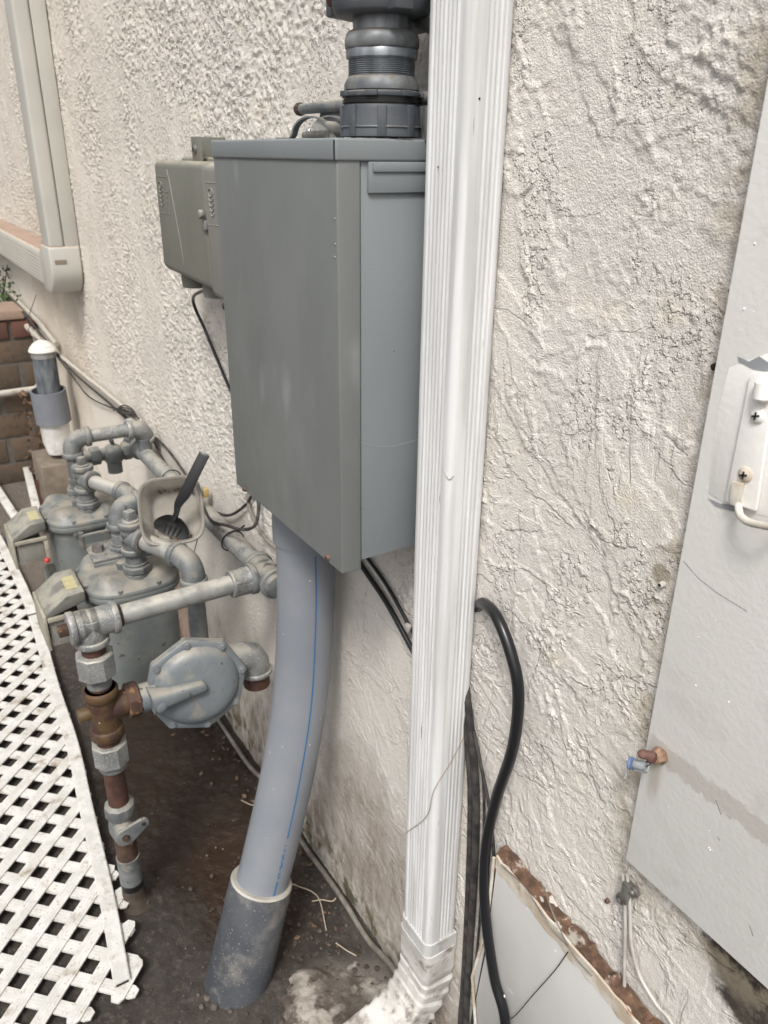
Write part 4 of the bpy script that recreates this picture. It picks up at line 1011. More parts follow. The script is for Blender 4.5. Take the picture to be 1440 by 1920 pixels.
# ------------------------------------------------------------------ pressure regulator
def regulator():
    t = thing('gas_regulator', 'round grey gas pressure regulator with bolted rim in front of the nearer meter', 'regulator')
    cx = -1.236; c = V((cx, -.205, .487)); ax = V((1, -.12, .10)).normalized()
    u, v, w = frame(ax)
    def ring(t_, r, wob=0):
        return [c+w*t_+(u*math.cos(a)+v*math.sin(a))*(r*(math.cos(math.pi/8)/math.cos(((a-.12) % (math.pi/4))-math.pi/8)*wob*1.035+(1-wob))) for a in [2*math.pi*i/64+.12 for i in range(64)]]
    b = MB(); b.rings([ring(-.010, .091, 1), ring(-.008, .0935, 1), ring(-.0008, .0935, 1)]); rim = b.build('rear_rim', 'regulator_paint', t, smooth=45)
    b = MB(); b.rings([ring(0, .0935, 1), ring(.007, .0935, 1), ring(.009, .091, 1), ring(.009, .080), ring(.014, .077), ring(.021, .071), ring(.0255, .060), ring(.027, .045), ring(.0275, .02), ring(.0275, .002)]); fr = b.build('diaphragm_case', 'regulator_paint', t, smooth=45)
    b = MB(); b.rings([ring(-.011, .078), ring(-.030, .070), ring(-.045, .045), ring(-.050, .03)]); b.build('rear_case', 'regulator_paint', t, smooth=45)
    for k in range(8):
        a = 2*math.pi*k/8+.12; p = c+(u*math.cos(a)+v*math.sin(a))*.0865
        b = MB(); b.lathe(p-w*.012, w, [(0, .0085), (.022, .0085), (.0225, .006)], 14); b.cyl(p+w*.010, p+w*.0145, .0052, n=6); b.build('rim_bolt', 'regulator_paint', fr)
    # casting arm towards the riser
    a0 = V(W(386, 1285, 0, -1.203)); a1 = V(W(284, 1318, 0, -1.212))
    b = MB(); e3 = V((0, 0, 1)); arm = []
    for q, wd, th, sag in ((0, .006, .008, -.002), (.05, .0115, .016, 0), (.35, .0140, .022, 0), (.62, .0165, .026, -.001), (.80, .0200, .034, -.001), (1.0, .0235, .044, 0)):
        m_ = a0.lerp(a1, q)+V((.004, 0, sag)); dd = (a1-a0).normalized(); sd = V((1, 0, 0)); up_ = sd.cross(dd).normalized()
        ring_ = []
        for i in range(20):
            xx, yy = superr(2*math.pi*i/20, wd, th*.55, 3.0); ring_.append(m_+up_*xx+sd*(yy-th*.25))
        arm.append(ring_)
    b.rings(arm); b.build('outlet_arm', 'regulator_paint', t, smooth=50)
    b = MB(); b.cyl((-1.248, -.312, .485), (-1.244, -.268, .485), .0265, n=20, bev=.004); b.build('inlet_body', 'regulator_paint', t)
    b = MB(); p = V(W(300, 1322, 0, -1.206)); b.lathe(p, (1, -.1, 0), [(0, .011), (.010, .0105), (.012, .007)], 14); b.build('vent_boss', 'regulator_paint', t)
    # elbow into the rusty stub behind
    b = MB(); p1 = V(W(473, 1232, 0, -1.262)); b.tube([(-1.262, -.13, p1.z+.012), (-1.262, -.10, p1.z+.010), (-1.262, p1.y-.004, p1.z+.004), (-1.262, p1.y+.004, p1.z-.012), (-1.262, p1.y+.005, p1.z-.030)], .029, 24)
    b.lathe((-1.262, p1.y+.005, p1.z-.028), (0, 0, -1), [(0, .031), (.002, .033), (.008, .033), (.010, .031)], 24); b.build('elbow', 'galv', t, smooth=60)
    b = MB(); b.cyl((-1.262, p1.y+.005, p1.z-.030), (-1.262, p1.y+.006, p1.z-.066), .0265, n=20); b.build('stub', 'rust_dark', t)
    # small lock bracket on the pipe behind it, above the nearer meter
    t = thing('meter_bracket', 'small grey bar bracket with a bolt lying over the back of the nearer meter', 'bracket')
    o = V(W(205, 1020, 0, -1.58))
    b = MB(); b.box((-1.62, o.y-.045, o.z-.014), (-1.53, o.y+.10, o.z-.008)); b.box((-1.532, o.y-.045, o.z-.032), (-1.528, o.y+.10, o.z-.0145)); b.box((-1.60, o.y-.052, o.z+.020), (-1.594, o.y+.06, o.z+.026)); b.build('bar', 'galv_dull', t, bevel=.001)
    b = MB(); b.cyl((-1.575, o.y-.025, o.z-.008), (-1.575, o.y-.025, o.z+.006), .012, n=6); b.build('bolt', 'tarnish', t); b = MB(); b.cyl((-1.6, o.y-.05, o.z-.008), (-1.6, o.y-.05, o.z+.03), .006, n=8); b.build('bolt', 'tarnish', t)
regulator()

# ------------------------------------------------------------------ lattice
strip_pts = [V(W(x, y, 2, .030)) for x, y in ((245, 1836), (213, 1670), (175, 1514), (147, 1392), (112, 1288), (82, 1183), (50, 1097), (0, 1000))]
def yedge(x):
    P = strip_pts
    if x >= P[0].x: return P[0].y+(x-P[0].x)*(P[1].y-P[0].y)/(P[1].x-P[0].x)
    for a, b in zip(P, P[1:]):
        if b.x <= x <= a.x: return a.y+(b.y-a.y)*(x-a.x)/(b.x-a.x)
    return P[-1].y
def lattice():
    t = thing('lattice_panel', 'dirty white plastic diamond lattice panel lying on the ground at the lower left', 'lattice panel')
    c0 = V((-1.173, -.602)); p = .0548; hw = .0127
    u = V((1, 1)).normalized(); n = V((-1, 1)).normalized()
    def inside(q): return -3.9 < q.x < -1.040 and -1.15 < q.y < yedge(q.x)+.024*max(0, min(1, (q.x+1.42)/.16))-.004
    for fam, (d, m, z) in enumerate(((u, n, .0125), (n, -u, .0165))):
        b = MB(); s0 = c0.dot(m)
        for k in range(-60, 60):
            s = s0+(k+.5)*p
            ts = [i*.004 for i in range(-1200, 1200) if inside(m*s+d*(i*.004))]
            if len(ts) < 6: continue
            ts.sort(); t0, t1 = ts[0], ts[-1]
            j = random.uniform(-.002, .002)
            def P(tt, ww, zz):
                q = m*(s+ww)+d*tt; 
                w_ = .004*math.sin(q.x*2.1+1)*math.sin(q.y*5)
                return (q.x, q.y, zz+w_+.003)
            cuts = [t0-.004, t0+.006]+[t0+(t1-t0)*i/10 for i in range(1, 10)]+[t1-.006+j, t1+.004+j]
            wd = [hw*.55]+[hw]*(len(cuts)-2)+[hw*.55]
            rs = [[P(a, -w, z), P(a, w, z), P(a, w, z+.0035), P(a, -w, z+.0035)] for a, w in zip(cuts, wd)]
            b.rings(rs)
            # raised wood-grain ridges of the slat
            for g in (-.55, -.1, .4):
                w1 = hw*g
                rs = [[P(a, w1-.0007, z+.0033), P(a, w1+.0007, z+.0033), P(a, w1, z+.0041)] for a in cuts[1:-1]]
                b.rings(rs)
        b.build('slats', 'lattice_white', t, smooth=30)
    b = MB(); P = strip_pts; w = .030
    def prof(q, dd):
        s = V((0, 1, 0)); zz = .0262
        return [q+V((0, 0, zz-.030)), q+V((0, 0, zz-.030+.0075)), q+V((0, -.002, zz-.030+.009)), q+V((0, -w+.002, zz-.030+.009)), q+V((0, -w, zz-.030+.0075)), q+V((0, -w, zz-.030))]
    rs = [prof(q, None) for q in spline(P, 4)]
    b.rings(rs); tr = b.build('edge_trim', 'lattice_white', t, smooth=30)
    q = P[0]; b = MB(); b.box((q.x-.001, q.y-w+.004, q.z-.002), (q.x+.0012, q.y-.004, q.z+.002)); b.build('trim_opening', 'hole_dark', tr)
    q = V(W(68, 1150, 2, .036)); b = MB(); b.box((q.x-.004, yedge(q.x)-w, q.z-.0006), (q.x+.004, yedge(q.x), q.z+.0004)); b.build('trim_crack', 'mud', tr)
    t = thing('trim_strip', 'loose white trim strip pointing at the farther gas meter, nearer the wall', 'trim strip', 'loose white trim strips')
    a, e = V(W(50, 878, 2, .07)), V(W(76, 985, 2, .05)); b = MB(); d = (e-a); b.obox((a+e)/2, d/2, (0, .016, 0), (0, 0, .008)); b.build('strip', 'lattice_white', t, bevel=.002)
    t = thing('trim_strip', 'loose white trim strip lying at the left photo edge beside the farther meter', 'trim strip', 'loose white trim strips')
    a, e = V(W(-30, 880, 2, .05)), V(W(32, 975, 2, .05)); b = MB(); d = (e-a); b.obox((a+e)/2, d/2, (0, .016, 0), (0, 0, .008)); b.build('strip', 'lattice_white', t, bevel=.002)
lattice()

# ------------------------------------------------------------------ food tub and spork
def tub():
    t = thing('food_tub', 'empty translucent plastic food tub propped open side out between meter pipes and wall', 'food tub')
    c = V(W(321, 957, 1, -.172)); vd = (CAM-c).normalized()
    n = (vd+V((-.18, -.10, .12))).normalized()
    up = (V((0, 0, 1))-n*n.z).normalized(); rt = up.cross(n)
    mpp = (c-CAM).dot(fwd)/FPX
    hx, hy = 58*mpp*1.02, 63*mpp*1.02
    N_ = 56
    def ring(k, dz, kx=0, ky=0, p=4.0, rotv=.10):
        o = []
        for i in range(N_):
            x, y = superr(2*math.pi*i/N_, hx*k, hy*k, p)
            x, y = x*math.cos(rotv)-y*math.sin(rotv), x*math.sin(rotv)+y*math.cos(rotv)
            o.append(c+rt*(x+kx)+up*(y+ky)+n*dz)
        return o
    b = MB()
    b.rings([ring(.93, -.001), ring(.97, .003), ring(1.0, .003), ring(1.02, .0), ring(1.0, -.005), ring(.94, -.006)], cap=False); 
    rim = b.build('rim', 'tub_plastic', t, smooth=70)
    b = MB(); b.rings([ring(.935, -.001), ring(.90, -.012), ring(.78, -.048), ring(.73, -.055), ring(.66, -.056), ring(.3, -.056), ring(.02, -.056)][::1], cap=False)
    inner = b
    b.rings([ring(.95, -.004), ring(.915, -.012), ring(.80, -.050), ring(.74, -.058), ring(.3, -.058), ring(.02, -.058)], cap=False)
    b.build('bowl', 'tub_plastic', t, smooth=70)
    b = MB(); random.seed(4)
    for k in range(46):
        a = random.uniform(.9, 2.3) if k < 30 else random.uniform(3.6, 5.4)
        q = random.uniform(.70, .80); x, y = superr(a, hx*q, hy*q, 4)
        b.sphere(c+rt*x+up*y+n*(-.050+random.uniform(-.003, .004)), random.uniform(.001, .003), 6, 4)
    b.build('food_residue', 'dry_leaf', t)['kind'] = 'stuff'
    # spork
    t = thing('serving_spork', 'black plastic serving spork resting in the translucent tub', 'spork')
    def S(px, py, lift):  # point on the tub plane lifted towards the opening
        d = cr*((px-720)/FPX)-cu*((py-960)/FPX)+fwd
        o = c+n*lift; tt = (o-CAM).dot(n)/d.dot(n); return CAM+d*tt
    path = spline([S(384, 850, .050), S(366, 886, .040), S(349, 922, .025), S(335, 944, .010), S(331, 962, -.008), S(325, 975, -.022)], 6)
    b = MB(); m_ = len(path); rs = []
    for i, p in enumerate(path):
        tn = (path[min(i+1, m_-1)]-path[max(i-1, 0)]).normalized(); sd = tn.cross(n).normalized(); nn = sd.cross(tn)
        q = i/(m_-1); w = (.0105 if q < .45 else .0105-.0055*min(1, (q-.45)/.3)); th = .0018+.0022*q
        rs.append([p+sd*w+nn*th, p+sd*w-nn*th, p-sd*w-nn*th, p-sd*w+nn*th])
    b.rings(rs); b.build('handle', 'spork_black', t, bevel=.0012)
    # bowl of the spork, ribbed
    b = MB(); rs = []; a0, a1 = S(327, 970, -.018), S(318, 1004, -.040)
    ax = (a1-a0); L = ax.length*1.05; ax.normalize(); sd = ax.cross(n).normalized(); nn = sd.cross(ax); 
    if nn.dot(n) < 0: nn = -nn
    nu, nv = 14, 12; top = []
    for i in range(nu+1):
        q = i/nu; w = .036*math.sin(math.pi*min(1, .10+q*.62))**.8; row = []
        for j in range(nv+1):
            s = -1+2*j/nv; dep = -.010*(1-s*s)*math.sin(math.pi*min(1, q*.8+.1))
            ribs = .0012*max(0, math.cos(s*9)) if q > .45 else 0
            row.append(a0+ax*L*q*(1-.10*abs(s)*q)+sd*w*s+nn*(dep+ribs))
        top.append(row)
    b.rings(top, cap=False, close=False)
    bot = [[p-nn*.0025 for p in r] for r in top]; b.rings(bot, cap=False, close=False)
    o = b.build('bowl', 'spork_black', t, smooth=60)
    b = MB()
    for s in (-.5, -.17, .17, .5):
        p0 = a0+ax*L*.55+sd*.030*s+nn*(-.006); p1 = a0+ax*L*.97+sd*.024*s+nn*(-.003); b.obox((p0+p1)/2, (p1-p0)/2, sd*.0012, nn*.0012)
    b.build('tine_slot', 'hole_dark', o)
tub()

# ------------------------------------------------------------------ cables
def cable(name, label, pts, r, m, group=None, parent=None, n=10, k=8):
    b = MB(); b.tube(spline(pts, k), r, n); o = b.build(name, m, parent, smooth=70)
    if label: tag(o, label, 'cable', group)
    return o
wy = lambda px, py, y: V(W(px, py, 1, y))
cable('power_cable', 'thick glossy black cable looping out from behind the downspout down the wall', [wy(890, 1150, .014), wy(899, 1136, .002), wy(908, 1132, -.010), wy(932, 1158, -.022), wy(958, 1225, -.026), wy(972, 1300, -.026), wy(962, 1400, -.026), wy(930, 1500, -.026), wy(911, 1590, -.026), wy(909, 1700, -.028), wy(926, 1830, -.030), wy(948, 1925, -.030), (-.50, -.035, .12), (-.50, -.05, .01)], .0072, 'cable_black', n=16)
pc = [o for o in COL.objects if o.name == 'power_cable'][0]
p = wy(946, 1868, -.0372); b = MB(); b.sphere(p, .0022, 10, 6, (.8, .5, 1.2)); b.build('paint_spot', 'white_cap', pc)
cable('old_cable', 'dusty black cable hugging the right edge of the downspout, outer one of the pair', [wy(858, 1150, -.009), wy(870, 1260, -.009), wy(884, 1380, -.010), wy(893, 1500, -.011), wy(889, 1650, -.011), wy(880, 1800, -.012), wy(874, 1925, -.012), (-.595, -.012, .02)], .0052, 'cable_old', 'old cables behind the downspout')
cable('old_cable', 'dusty black cable tucked deepest beside the downspout, inner one of the pair', [wy(866, 1250, -.009), wy(876, 1380, -.009), wy(883, 1500, -.009), wy(877, 1700, -.009), wy(869, 1850, -.009), wy(864, 1925, -.009), (-.615, -.009, .02)], .0048, 'cable_old', 'old cables behind the downspout')
cable('thin_cable', 'thin grey-black wire bowing out between the downspout and the thick black cable', [wy(888, 1370, -.010), wy(903, 1440, -.012), wy(918, 1520, -.012), wy(926, 1620, -.014), wy(918, 1740, -.018), wy(898, 1850, -.018), wy(884, 1925, -.018), (-.60, -.02, .02)], .0024, 'cable_old')
cable('thin_cable', 'second thin dark wire hanging straight just right of the old cable pair', [wy(896, 1400, -.010), wy(907, 1480, -.010), wy(905, 1640, -.010), wy(893, 1800, -.010), wy(886, 1850, -.010)], .0020, 'cable_old')
cable('wall_cable', 'thick black cable slanting down the wall below the large enclosure, lower of two', [wy(640, 1000, -.010), wy(680, 1063, -.010), wy(725, 1130, -.010), wy(770, 1212, -.010), wy(800, 1265, -.010)], .0042, 'cable_black', 'black cables below the enclosure')
cable('wall_cable', 'thinner black cable slanting down the wall below the large enclosure, upper of two', [wy(660, 1010, -.008), wy(697, 1057, -.008), wy(730, 1105, -.008), wy(768, 1174, -.008), wy(800, 1230, -.008)], .0030, 'cable_black', 'black cables below the enclosure')
p = wy(765, 1176, -.011); b = MB(); b.obox(p, (.005, 0, 0), (0, .003, 0), (0, 0, .005)); tag(b.build('cable_clip', 'cable_white', bevel=.001), 'tiny white clip on the thinner slanting black cable beside the downspout', 'cable clip')
cable('phone_cable', 'thin black cable dropping from the olive telephone box behind the large enclosure', [V((-1.40, -.055, 1.18)), wy(362, 560, -.03), wy(385, 620, -.012), wy(410, 680, -.010), wy(436, 740, -.010), wy(480, 830, -.010)], .0032, 'cable_black')
cable('phone_cable', 'short black cable stub under the lighter telephone box', [V((-1.215, -.06, 1.16)), wy(420, 572, -.045), wy(432, 590, -.03), wy(470, 640, -.01)], .0035, 'cable_black')
# long bundle along the wall over the meters
cable('wall_wire', 'long thin black wire running along the stucco from the planter to the enclosure', [wy(20, 560, -.05), wy(70, 618, -.06), wy(130, 690, -.03), wy(180, 735, -.012), wy(240, 785, -.010), wy(300, 828, -.010), wy(345, 885, -.010), wy(375, 938, -.012), wy(400, 958, -.015), wy(430, 966, -.012), wy(462, 945, -.010), wy(478, 915, -.008)], .0032, 'cable_old')
cable('wall_wire', 'second thin wire drooping under the first along the far wall', [wy(85, 640, -.05), wy(132, 700, -.03), wy(165, 742, -.014), wy(205, 763, -.010), wy(235, 770, -.010), wy(270, 800, -.010), wy(300, 850, -.010), wy(318, 888, -.02)], .0026, 'cable_old')
cable('wall_wire', 'black wire looped below the enclosure and tied round the gas manifold', [wy(375, 935, -.05), wy(395, 975, -.060), wy(425, 985, -.068), wy(455, 993, -.060), wy(478, 985, -.03), wy(485, 955, -.015), wy(482, 925, -.010)], .0034, 'cable_old')
cable('wall_wire', 'grey wire curving from the enclosure behind the thick conduit', [wy(462, 925, -.010), wy(470, 960, -.010), wy(490, 1000, -.010), wy(520, 1030, -.010), wy(560, 1060, -.010)], .0034, 'cable_grey')
def tie(name, label, x, y, z, r, tw=.0016, m='black_tape', tail=None):
    b = MB(); b.tube([(x+.004*math.sin(a), y+r*math.cos(a), z+r*math.sin(a)) for a in [2*math.pi*i/20 for i in range(21)]], tw, 6)
    if tail: b.tube([V((x, y-r*.6, z+r*.7))]+[V(q) for q in tail], tw, 6)
    return tag(b.build(name, m), label, 'cable tie', 'black cable ties')
q = wy(435, 996, -.045); tie('cable_tie', 'black tie round the gas manifold below the enclosure corner', q.x, -.045, .667, .024, tail=[wy(452, 990, -.06), wy(458, 985, -.06)])
q = wy(320, 885, -.045); tie('cable_tie', 'black tie round the gas manifold just above the food tub', q.x, -.045, .667, .024)
tie('cable_tie', 'black tie round the pale conduit at the brick planter with its tail standing up', -3.62, -.045, .715, .020, tail=[wy(52, 600, -.05), wy(60, 575, -.05), wy(68, 553, -.05)])
q = wy(235, 775, -.03)
b = MB()
for k in range(5):
    b.tube(spline([wy(215+random.uniform(-4, 4), 768+random.uniform(-3, 3), -.018), wy(232, 764+4*k-4, -.03), wy(250, 772+3*k-3, -.02), wy(262, 790+random.uniform(-4, 4), -.015)], 5), .0022, 6)
b.tube(spline([wy(220, 772, -.02), wy(232, 782, -.03), wy(238, 792, -.03), wy(234, 796, -.03)], 5), .0022, 6)
tag(b.build('wire_bundle', 'cable_old'), 'knotted bundle of thin black wires on the wall above the farther meter', 'wire bundle')
cable('twine', 'loose thin twine hanging from the wires beside the food tub', [wy(378, 945, -.05), wy(376, 985, -.06), wy(368, 1020, -.06), wy(364, 1035, -.06)], .0011, 'hole_dark')
p = wy(383, 923, -.02); b = MB(); b.obox(p, (.011, 0, 0), (0, .008, 0), (0, 0, .010)); tag(b.build('pipe_clamp', 'amber', bevel=.002), 'small brass-yellow clamp on the wall wires beside the spork handle', 'clamp')
cable('base_cable', 'muddy cable lying in the groove along the foot of the wall', [(-2.3, -.035, .012), (-1.75, -.026, .014), (-1.5, -.026, .018), wy(500, 1472, -.022), wy(565, 1577, -.022), wy(610, 1640, -.022), wy(645, 1690, -.024), wy(690, 1762, -.020), wy(742, 1822, -.022), (-.70, -.02, .012)], .0052, 'cable_dirty')
# twine across the downspout
cable('twine', 'fine string slanting across the lower face of the white downspout', [V((-.7415, -.0575, W(765, 1572, 1, -.0575).z)), wy(800, 1530, -.0585), V((-.672, -.058, W(822, 1478, 0, -.672).z)), V((-.6715, -.03, W(845, 1425, 0, -.6715).z)), V((-.6715, -.006, W(877, 1365, 0, -.6715).z))], .00055, 'twine', n=5)

# ------------------------------------------------------------------ white wires under the big panel and their clamp
cable('white_wire', 'white wire hanging straight down below the wire clamp', [wy(1168, 1640, -.008), wy(1172, 1700, -.008), wy(1171, 1800, -.008), wy(1166, 1925, -.008), (-.356, -.008, .3)], .0021, 'cable_white', n=8)
cable('white_wire', 'white wire curving off to the right below the wire clamp', [wy(1176, 1640, -.008), wy(1181, 1700, -.008), wy(1184, 1770, -.008), wy(1200, 1830, -.008), wy(1232, 1885, -.008), wy(1262, 1925, -.008), (-.26, -.008, .50)], .0021, 'cable_white', n=8)
t = thing('wire_clamp', 'tarnished metal wire clamp with two screws just below the corner of the grey panel', 'wire clamp')
q = wy(1176, 1668, -.008); b = MB(); b.box((q.x-.004, -.014, q.z-.016), (q.x+.006, -.004, q.z+.012)); b.build('saddle', 'tarnish', t, bevel=.002)
for px, py in ((1188, 1672), (1164, 1686)):
    q = wy(px, py, -.007); b = MB(); b.cyl((q.x, -.003, q.z), (q.x, -.009, q.z), .0065, n=14, bev=.001); b.build('washer', 'tarnish', t); 
    b = MB(); b.sphere((q.x, -.009, q.z), .0036, 10, 6); b.build('screw_head', 'tarnish', t)

# ------------------------------------------------------------------ big grey access panel with latch
def big_panel():
    t = thing('access_panel', 'large light grey painted metal panel door at the right edge with a latch', 'access panel')
    q = W(1172, 1612, 1, -.014); x0 = q.x; z0 = q.z; yf = -.014
    b = MB(); b.box((x0, yf, z0), (.35, -.003, 2.2)); b.build('door', 'door_paint', t, bevel=.0015)
    b = MB(); b.box((x0-.0012, yf+.003, z0+.001), (x0-.0001, -.002, 2.2)); b.build('edge', 'door_edge', t)
    F = lambda px, py, y=yf: V(W(px, py, 1, y))
    # drips/paint beads
    random.seed(9); b = MB()
    for k in range(26):
        px = random.uniform(1225, 1435); py = random.uniform(300, 1700); p = F(px, py)
        if p.x > x0+.01 and p.z > z0+.01: b.sphere(p, random.uniform(.0004, .0011), 6, 4)
    b.build('paint_beads', 'door_paint', t)['kind'] = 'stuff'
    # crack-like scratches
    b = MB(); b.tube([F(1281, 1052, yf-.0001), F(1310, 1085, yf-.0001), F(1345, 1112, yf-.0001), F(1400, 1146, yf-.0001)], .00016, 5); b.build('scratch', 'hole_dark', t)
    for a, c in (((1342, 1500), (1352, 1528)), ((1345, 1570), (1350, 1576)), ((1405, 1735), (1412, 1755))): b = MB(); b.tube([F(*a, yf-.0001), F(*c, yf-.0001)], .0002, 5); b.build('scratch', 'hole_dark', t)
    # latch zone: paint step
    b = MB(); poly = [F(*p, yf+.0004) for p in ((1368, 690), (1500, 640), (1500, 985), (1372, 950), (1330, 925), (1338, 830), (1352, 750))]
    b.prism(poly, (0, -.0009, 0)); lz = b.build('paint_layer', 'door_paint', t, bevel=.0003)
    for pl in ([(1384, 668), (1404, 678), (1424, 668), (1445, 682), (1450, 700), (1412, 692), (1386, 678)], [(1328, 934), (1350, 944), (1376, 946), (1392, 960), (1372, 958), (1342, 948)]):
        b = MB(); b.prism([F(x, y, yf-.0006) for x, y in pl], (0, -.0003, 0)); b.build('bare_patch', 'grey_patch', t)
    lt = MB(); lt.prism([F(x, y, yf-.0014) for x, y in ((1412, 700), (1460, 694), (1422, 957), (1364, 938))], (0, -.0035, 0)); lo = lt.build('latch_plate', 'door_paint', t, bevel=.0008)
    b = MB(); b.prism([F(x, y, yf-.005) for x, y in ((1378, 900), (1398, 906), (1386, 948), (1372, 944))], (0, -.004, 0)); b.build('latch_fold', 'peel_white', lo, bevel=.0008)
    for (px, py) in ((1421, 779), (1398, 890)):
        p = F(px, py, yf-.005); b = MB(); b.lathe((p.x, yf-.0045, p.z), (0, -1, 0), [(0, .0062), (.0015, .0060), (.003, .0042), (.0036, .001)], 18); s = b.build('screw', 'peel_white' if py > 800 else 'door_paint', lo)
        b = MB(); b.obox((p.x, yf-.0082, p.z), (.003, 0, .001), (0, .0004, 0), (-.0003, 0, .0007)); b.obox((p.x, yf-.0082, p.z), (.0007, 0, 0), (0, .0004, 0), (0, 0, .003)); b.build('slot', 'hole_dark', s)
    b = MB(); a, c = F(1434, 712, yf-.008), F(1428, 752, yf-.008); b.cyl(a, c, .0065, n=18, bev=.002); b.build('hinge_knuckle', 'door_paint', lo)
    b = MB(); pts = spline([F(1384, 946, yf-.006), F(1388, 966, yf-.012), F(1402, 978, yf-.018), F(1424, 984, yf-.022), F(1450, 984, yf-.024), F(1500, 950, yf-.02)], 6); b.tube(pts, .0030, 12); b.build('wire_handle', 'peel_white', lo)
big_panel()

# rusty bolt, wing nut and hanging plastic vial
t = thing('wing_bolt', 'rusty bolt with twisted wing nut on the left edge of the large panel', 'bolt')
q = V(W(1234, 1418, 1, -.018))
b = MB(); b.lathe((q.x, -.0142, q.z), (0, -1, 0), [(0, .0090), (.003, .0088), (.006, .0070), (.010, .0066), (.011, .004)], 7); b.build('washer_nut', 'copper_rust', t)
b = MB(); e = V(W(1205, 1414, 1, -.034)); m_ = V(W(1222, 1417, 1, -.028)); b.tube([(q.x, -.022, q.z), m_, e], .0035, 10, rr=[.0042, .0050, .0042]); b.sphere(e, .0052, 10, 6, (1, 1, .8)); b.sphere(m_+V((.0, 0, -.003)), .0055, 10, 6, (.8, 1, 1)); b.build('wing', 'rust_wing', t)
t = thing('plastic_vial', 'small clear plastic vial with a blue cap hanging from the rusty bolt', 'vial')
a = V(W(1182, 1431, 1, -.034)); c = V(W(1212, 1438, 1, -.030)); d = (c-a).normalized()
b = MB(); b.cyl(a, c, .0060, n=20); b.build('tube', 'clear_plastic', t)
b = MB(); b.cyl(a-d*.0008, a+d*.003, .0054, n=18); b.build('blue_plug', 'blue_cap', t)
b = MB(); b.cyl(a+d*.0045, a+d*.0160, .0040, n=18); b.build('contents', 'grey_patch', t)
b = MB(); b.lathe(a, d, [(-.0005, .0064), (.001, .0066), (.002, .0064)], 20); b.build('rim', 'clear_plastic', t)
b = MB(); b.tube(spline([c, V(W(1222, 1430, 1, -.028)), V(W(1224, 1419, 1, -.024))], 6), .0005, 5); b.build('wire_loop', 'hole_dark', t)
b = MB(); g = V(W(1172, 1450, 1, -.030)); b.sphere(g, .0042, 12, 8, (.7, .25, 1.5)); b.build('tag', 'clear_plastic', t)

# anchors in the wall
def anchor(label, px, py, r, m, h=.006):
    q = V(W(px, py, 1, -.004)); b = MB(); b.lathe((q.x, -.001, q.z), (0, -1, -.1), [(0, r), (h, r*.95), (h+.001, r*.6)], 12); o = b.build('wall_anchor', m); tag(o, label, 'wall anchor')
    b = MB(); b.cyl((q.x, -.001-h-.001, q.z), (q.x, -.001-h-.0014, q.z), r*.55, n=10); b.build('hole', 'hole_dark', o)
anchor('small pale plastic anchor with a dark hole left of the grey panel', 1242, 1095, .0032, 'taupe_paint')
anchor('dark bolt end sticking out at the left edge of the grey panel below its top', 1341, 687, .0032, 'hole_dark', .005)
anchor('small rusty anchor hole left of the tarnished wire clamp', 1137, 1690, .0030, 'rust_wing', .003)

# ------------------------------------------------------------------ lower grey panel and its rusty flashing
def low_panel():
    t = thing('metal_sheet', 'low grey sheet metal panel with peeling rusty top edge at the bottom of the wall', 'metal panel')
    F = lambda px, py, y: V(W(px, py, 1, y))
    a = F(930, 1622, -.020); c = F(1200, 1945, -.020); sl = (c.z-a.z)/(c.x-a.x); e = a+V((.60, 0, sl*.60))
    l = F(888, 1832, -.020)
    b = MB(); b.prism([a, e, V((e.x, -.02, .12)), V((l.x+.02, -.02, .19)), V((l.x-.002, -.02, l.z+.01)), V((a.x-.004, -.02, (a.z+l.z)/2))], (0, .017, 0)); b.build('sheet', 'lower_panel', t, bevel=.002)
    # peeled white lip
    random.seed(2); top = []; bot = []
    for i in range(61):
        s = i/60; p = a.lerp(e, s); top.append(p+V((0, -.0012, .016+random.uniform(-.002, .002)))); bot.append(p+V((0, -.0012, -.006+random.uniform(-.003, .003))))
    b = MB(); b.rings([[tp, bt, bt+V((0, .0010, 0)), tp+V((0, .003, 0))] for tp, bt in zip(top, bot)]); b.build('peeled_lip', 'peel_white', t)
    top2 = []; bot2 = []
    for i in range(81):
        s = i/80; p = a.lerp(e, s); top2.append(p+V((-.004, .008, .026+random.uniform(-.004, .003)+.004*math.sin(i*.7)))); bot2.append(p+V((-.004, .001, .0115)))
    b = MB(); b.rings([[tp, bt, bt+V((0, .014, 0)), tp+V((0, .009, 0))] for tp, bt in zip(top2, bot2)]); b.build('rusty_flashing', 'rust_band', t)
    b = MB(); b.tube([a+V((-.004, -.001, .01)), V((a.x-.006, -.021, (a.z+l.z)/2)), l+V((-.002, -.001, 0)), V((l.x+.016, -.021, .19))], .0024, 8); b.build('left_lip', 'peel_white', t)
    tw = MB(); tw.tube(spline([F(1065, 1785, -.022), F(1040, 1820, -.026), F(1000, 1865, -.028), F(965, 1905, -.028), F(945, 1915, -.026)], 6), .0007, 6); tag(tw.build('thin_stick', 'cable_old'), 'thin dark stem lying across the low grey panel', 'stick')
    tw = MB(); tw.tube(spline([F(1018, 1660, -.026), F(1040, 1720, -.026), F(1075, 1790, -.026), F(1110, 1830, -.026)], 6), .0010, 6); tw.tube(spline([F(940, 1622, -.026), F(985, 1665, -.026), F(1030, 1735, -.026), F(1065, 1775, -.026)], 6), .0009, 6)
    tag(tw.build('twig', 'cable_dirty'), 'dry brown stems lying along the rusty top edge of the low panel', 'dry stem')
low_panel()

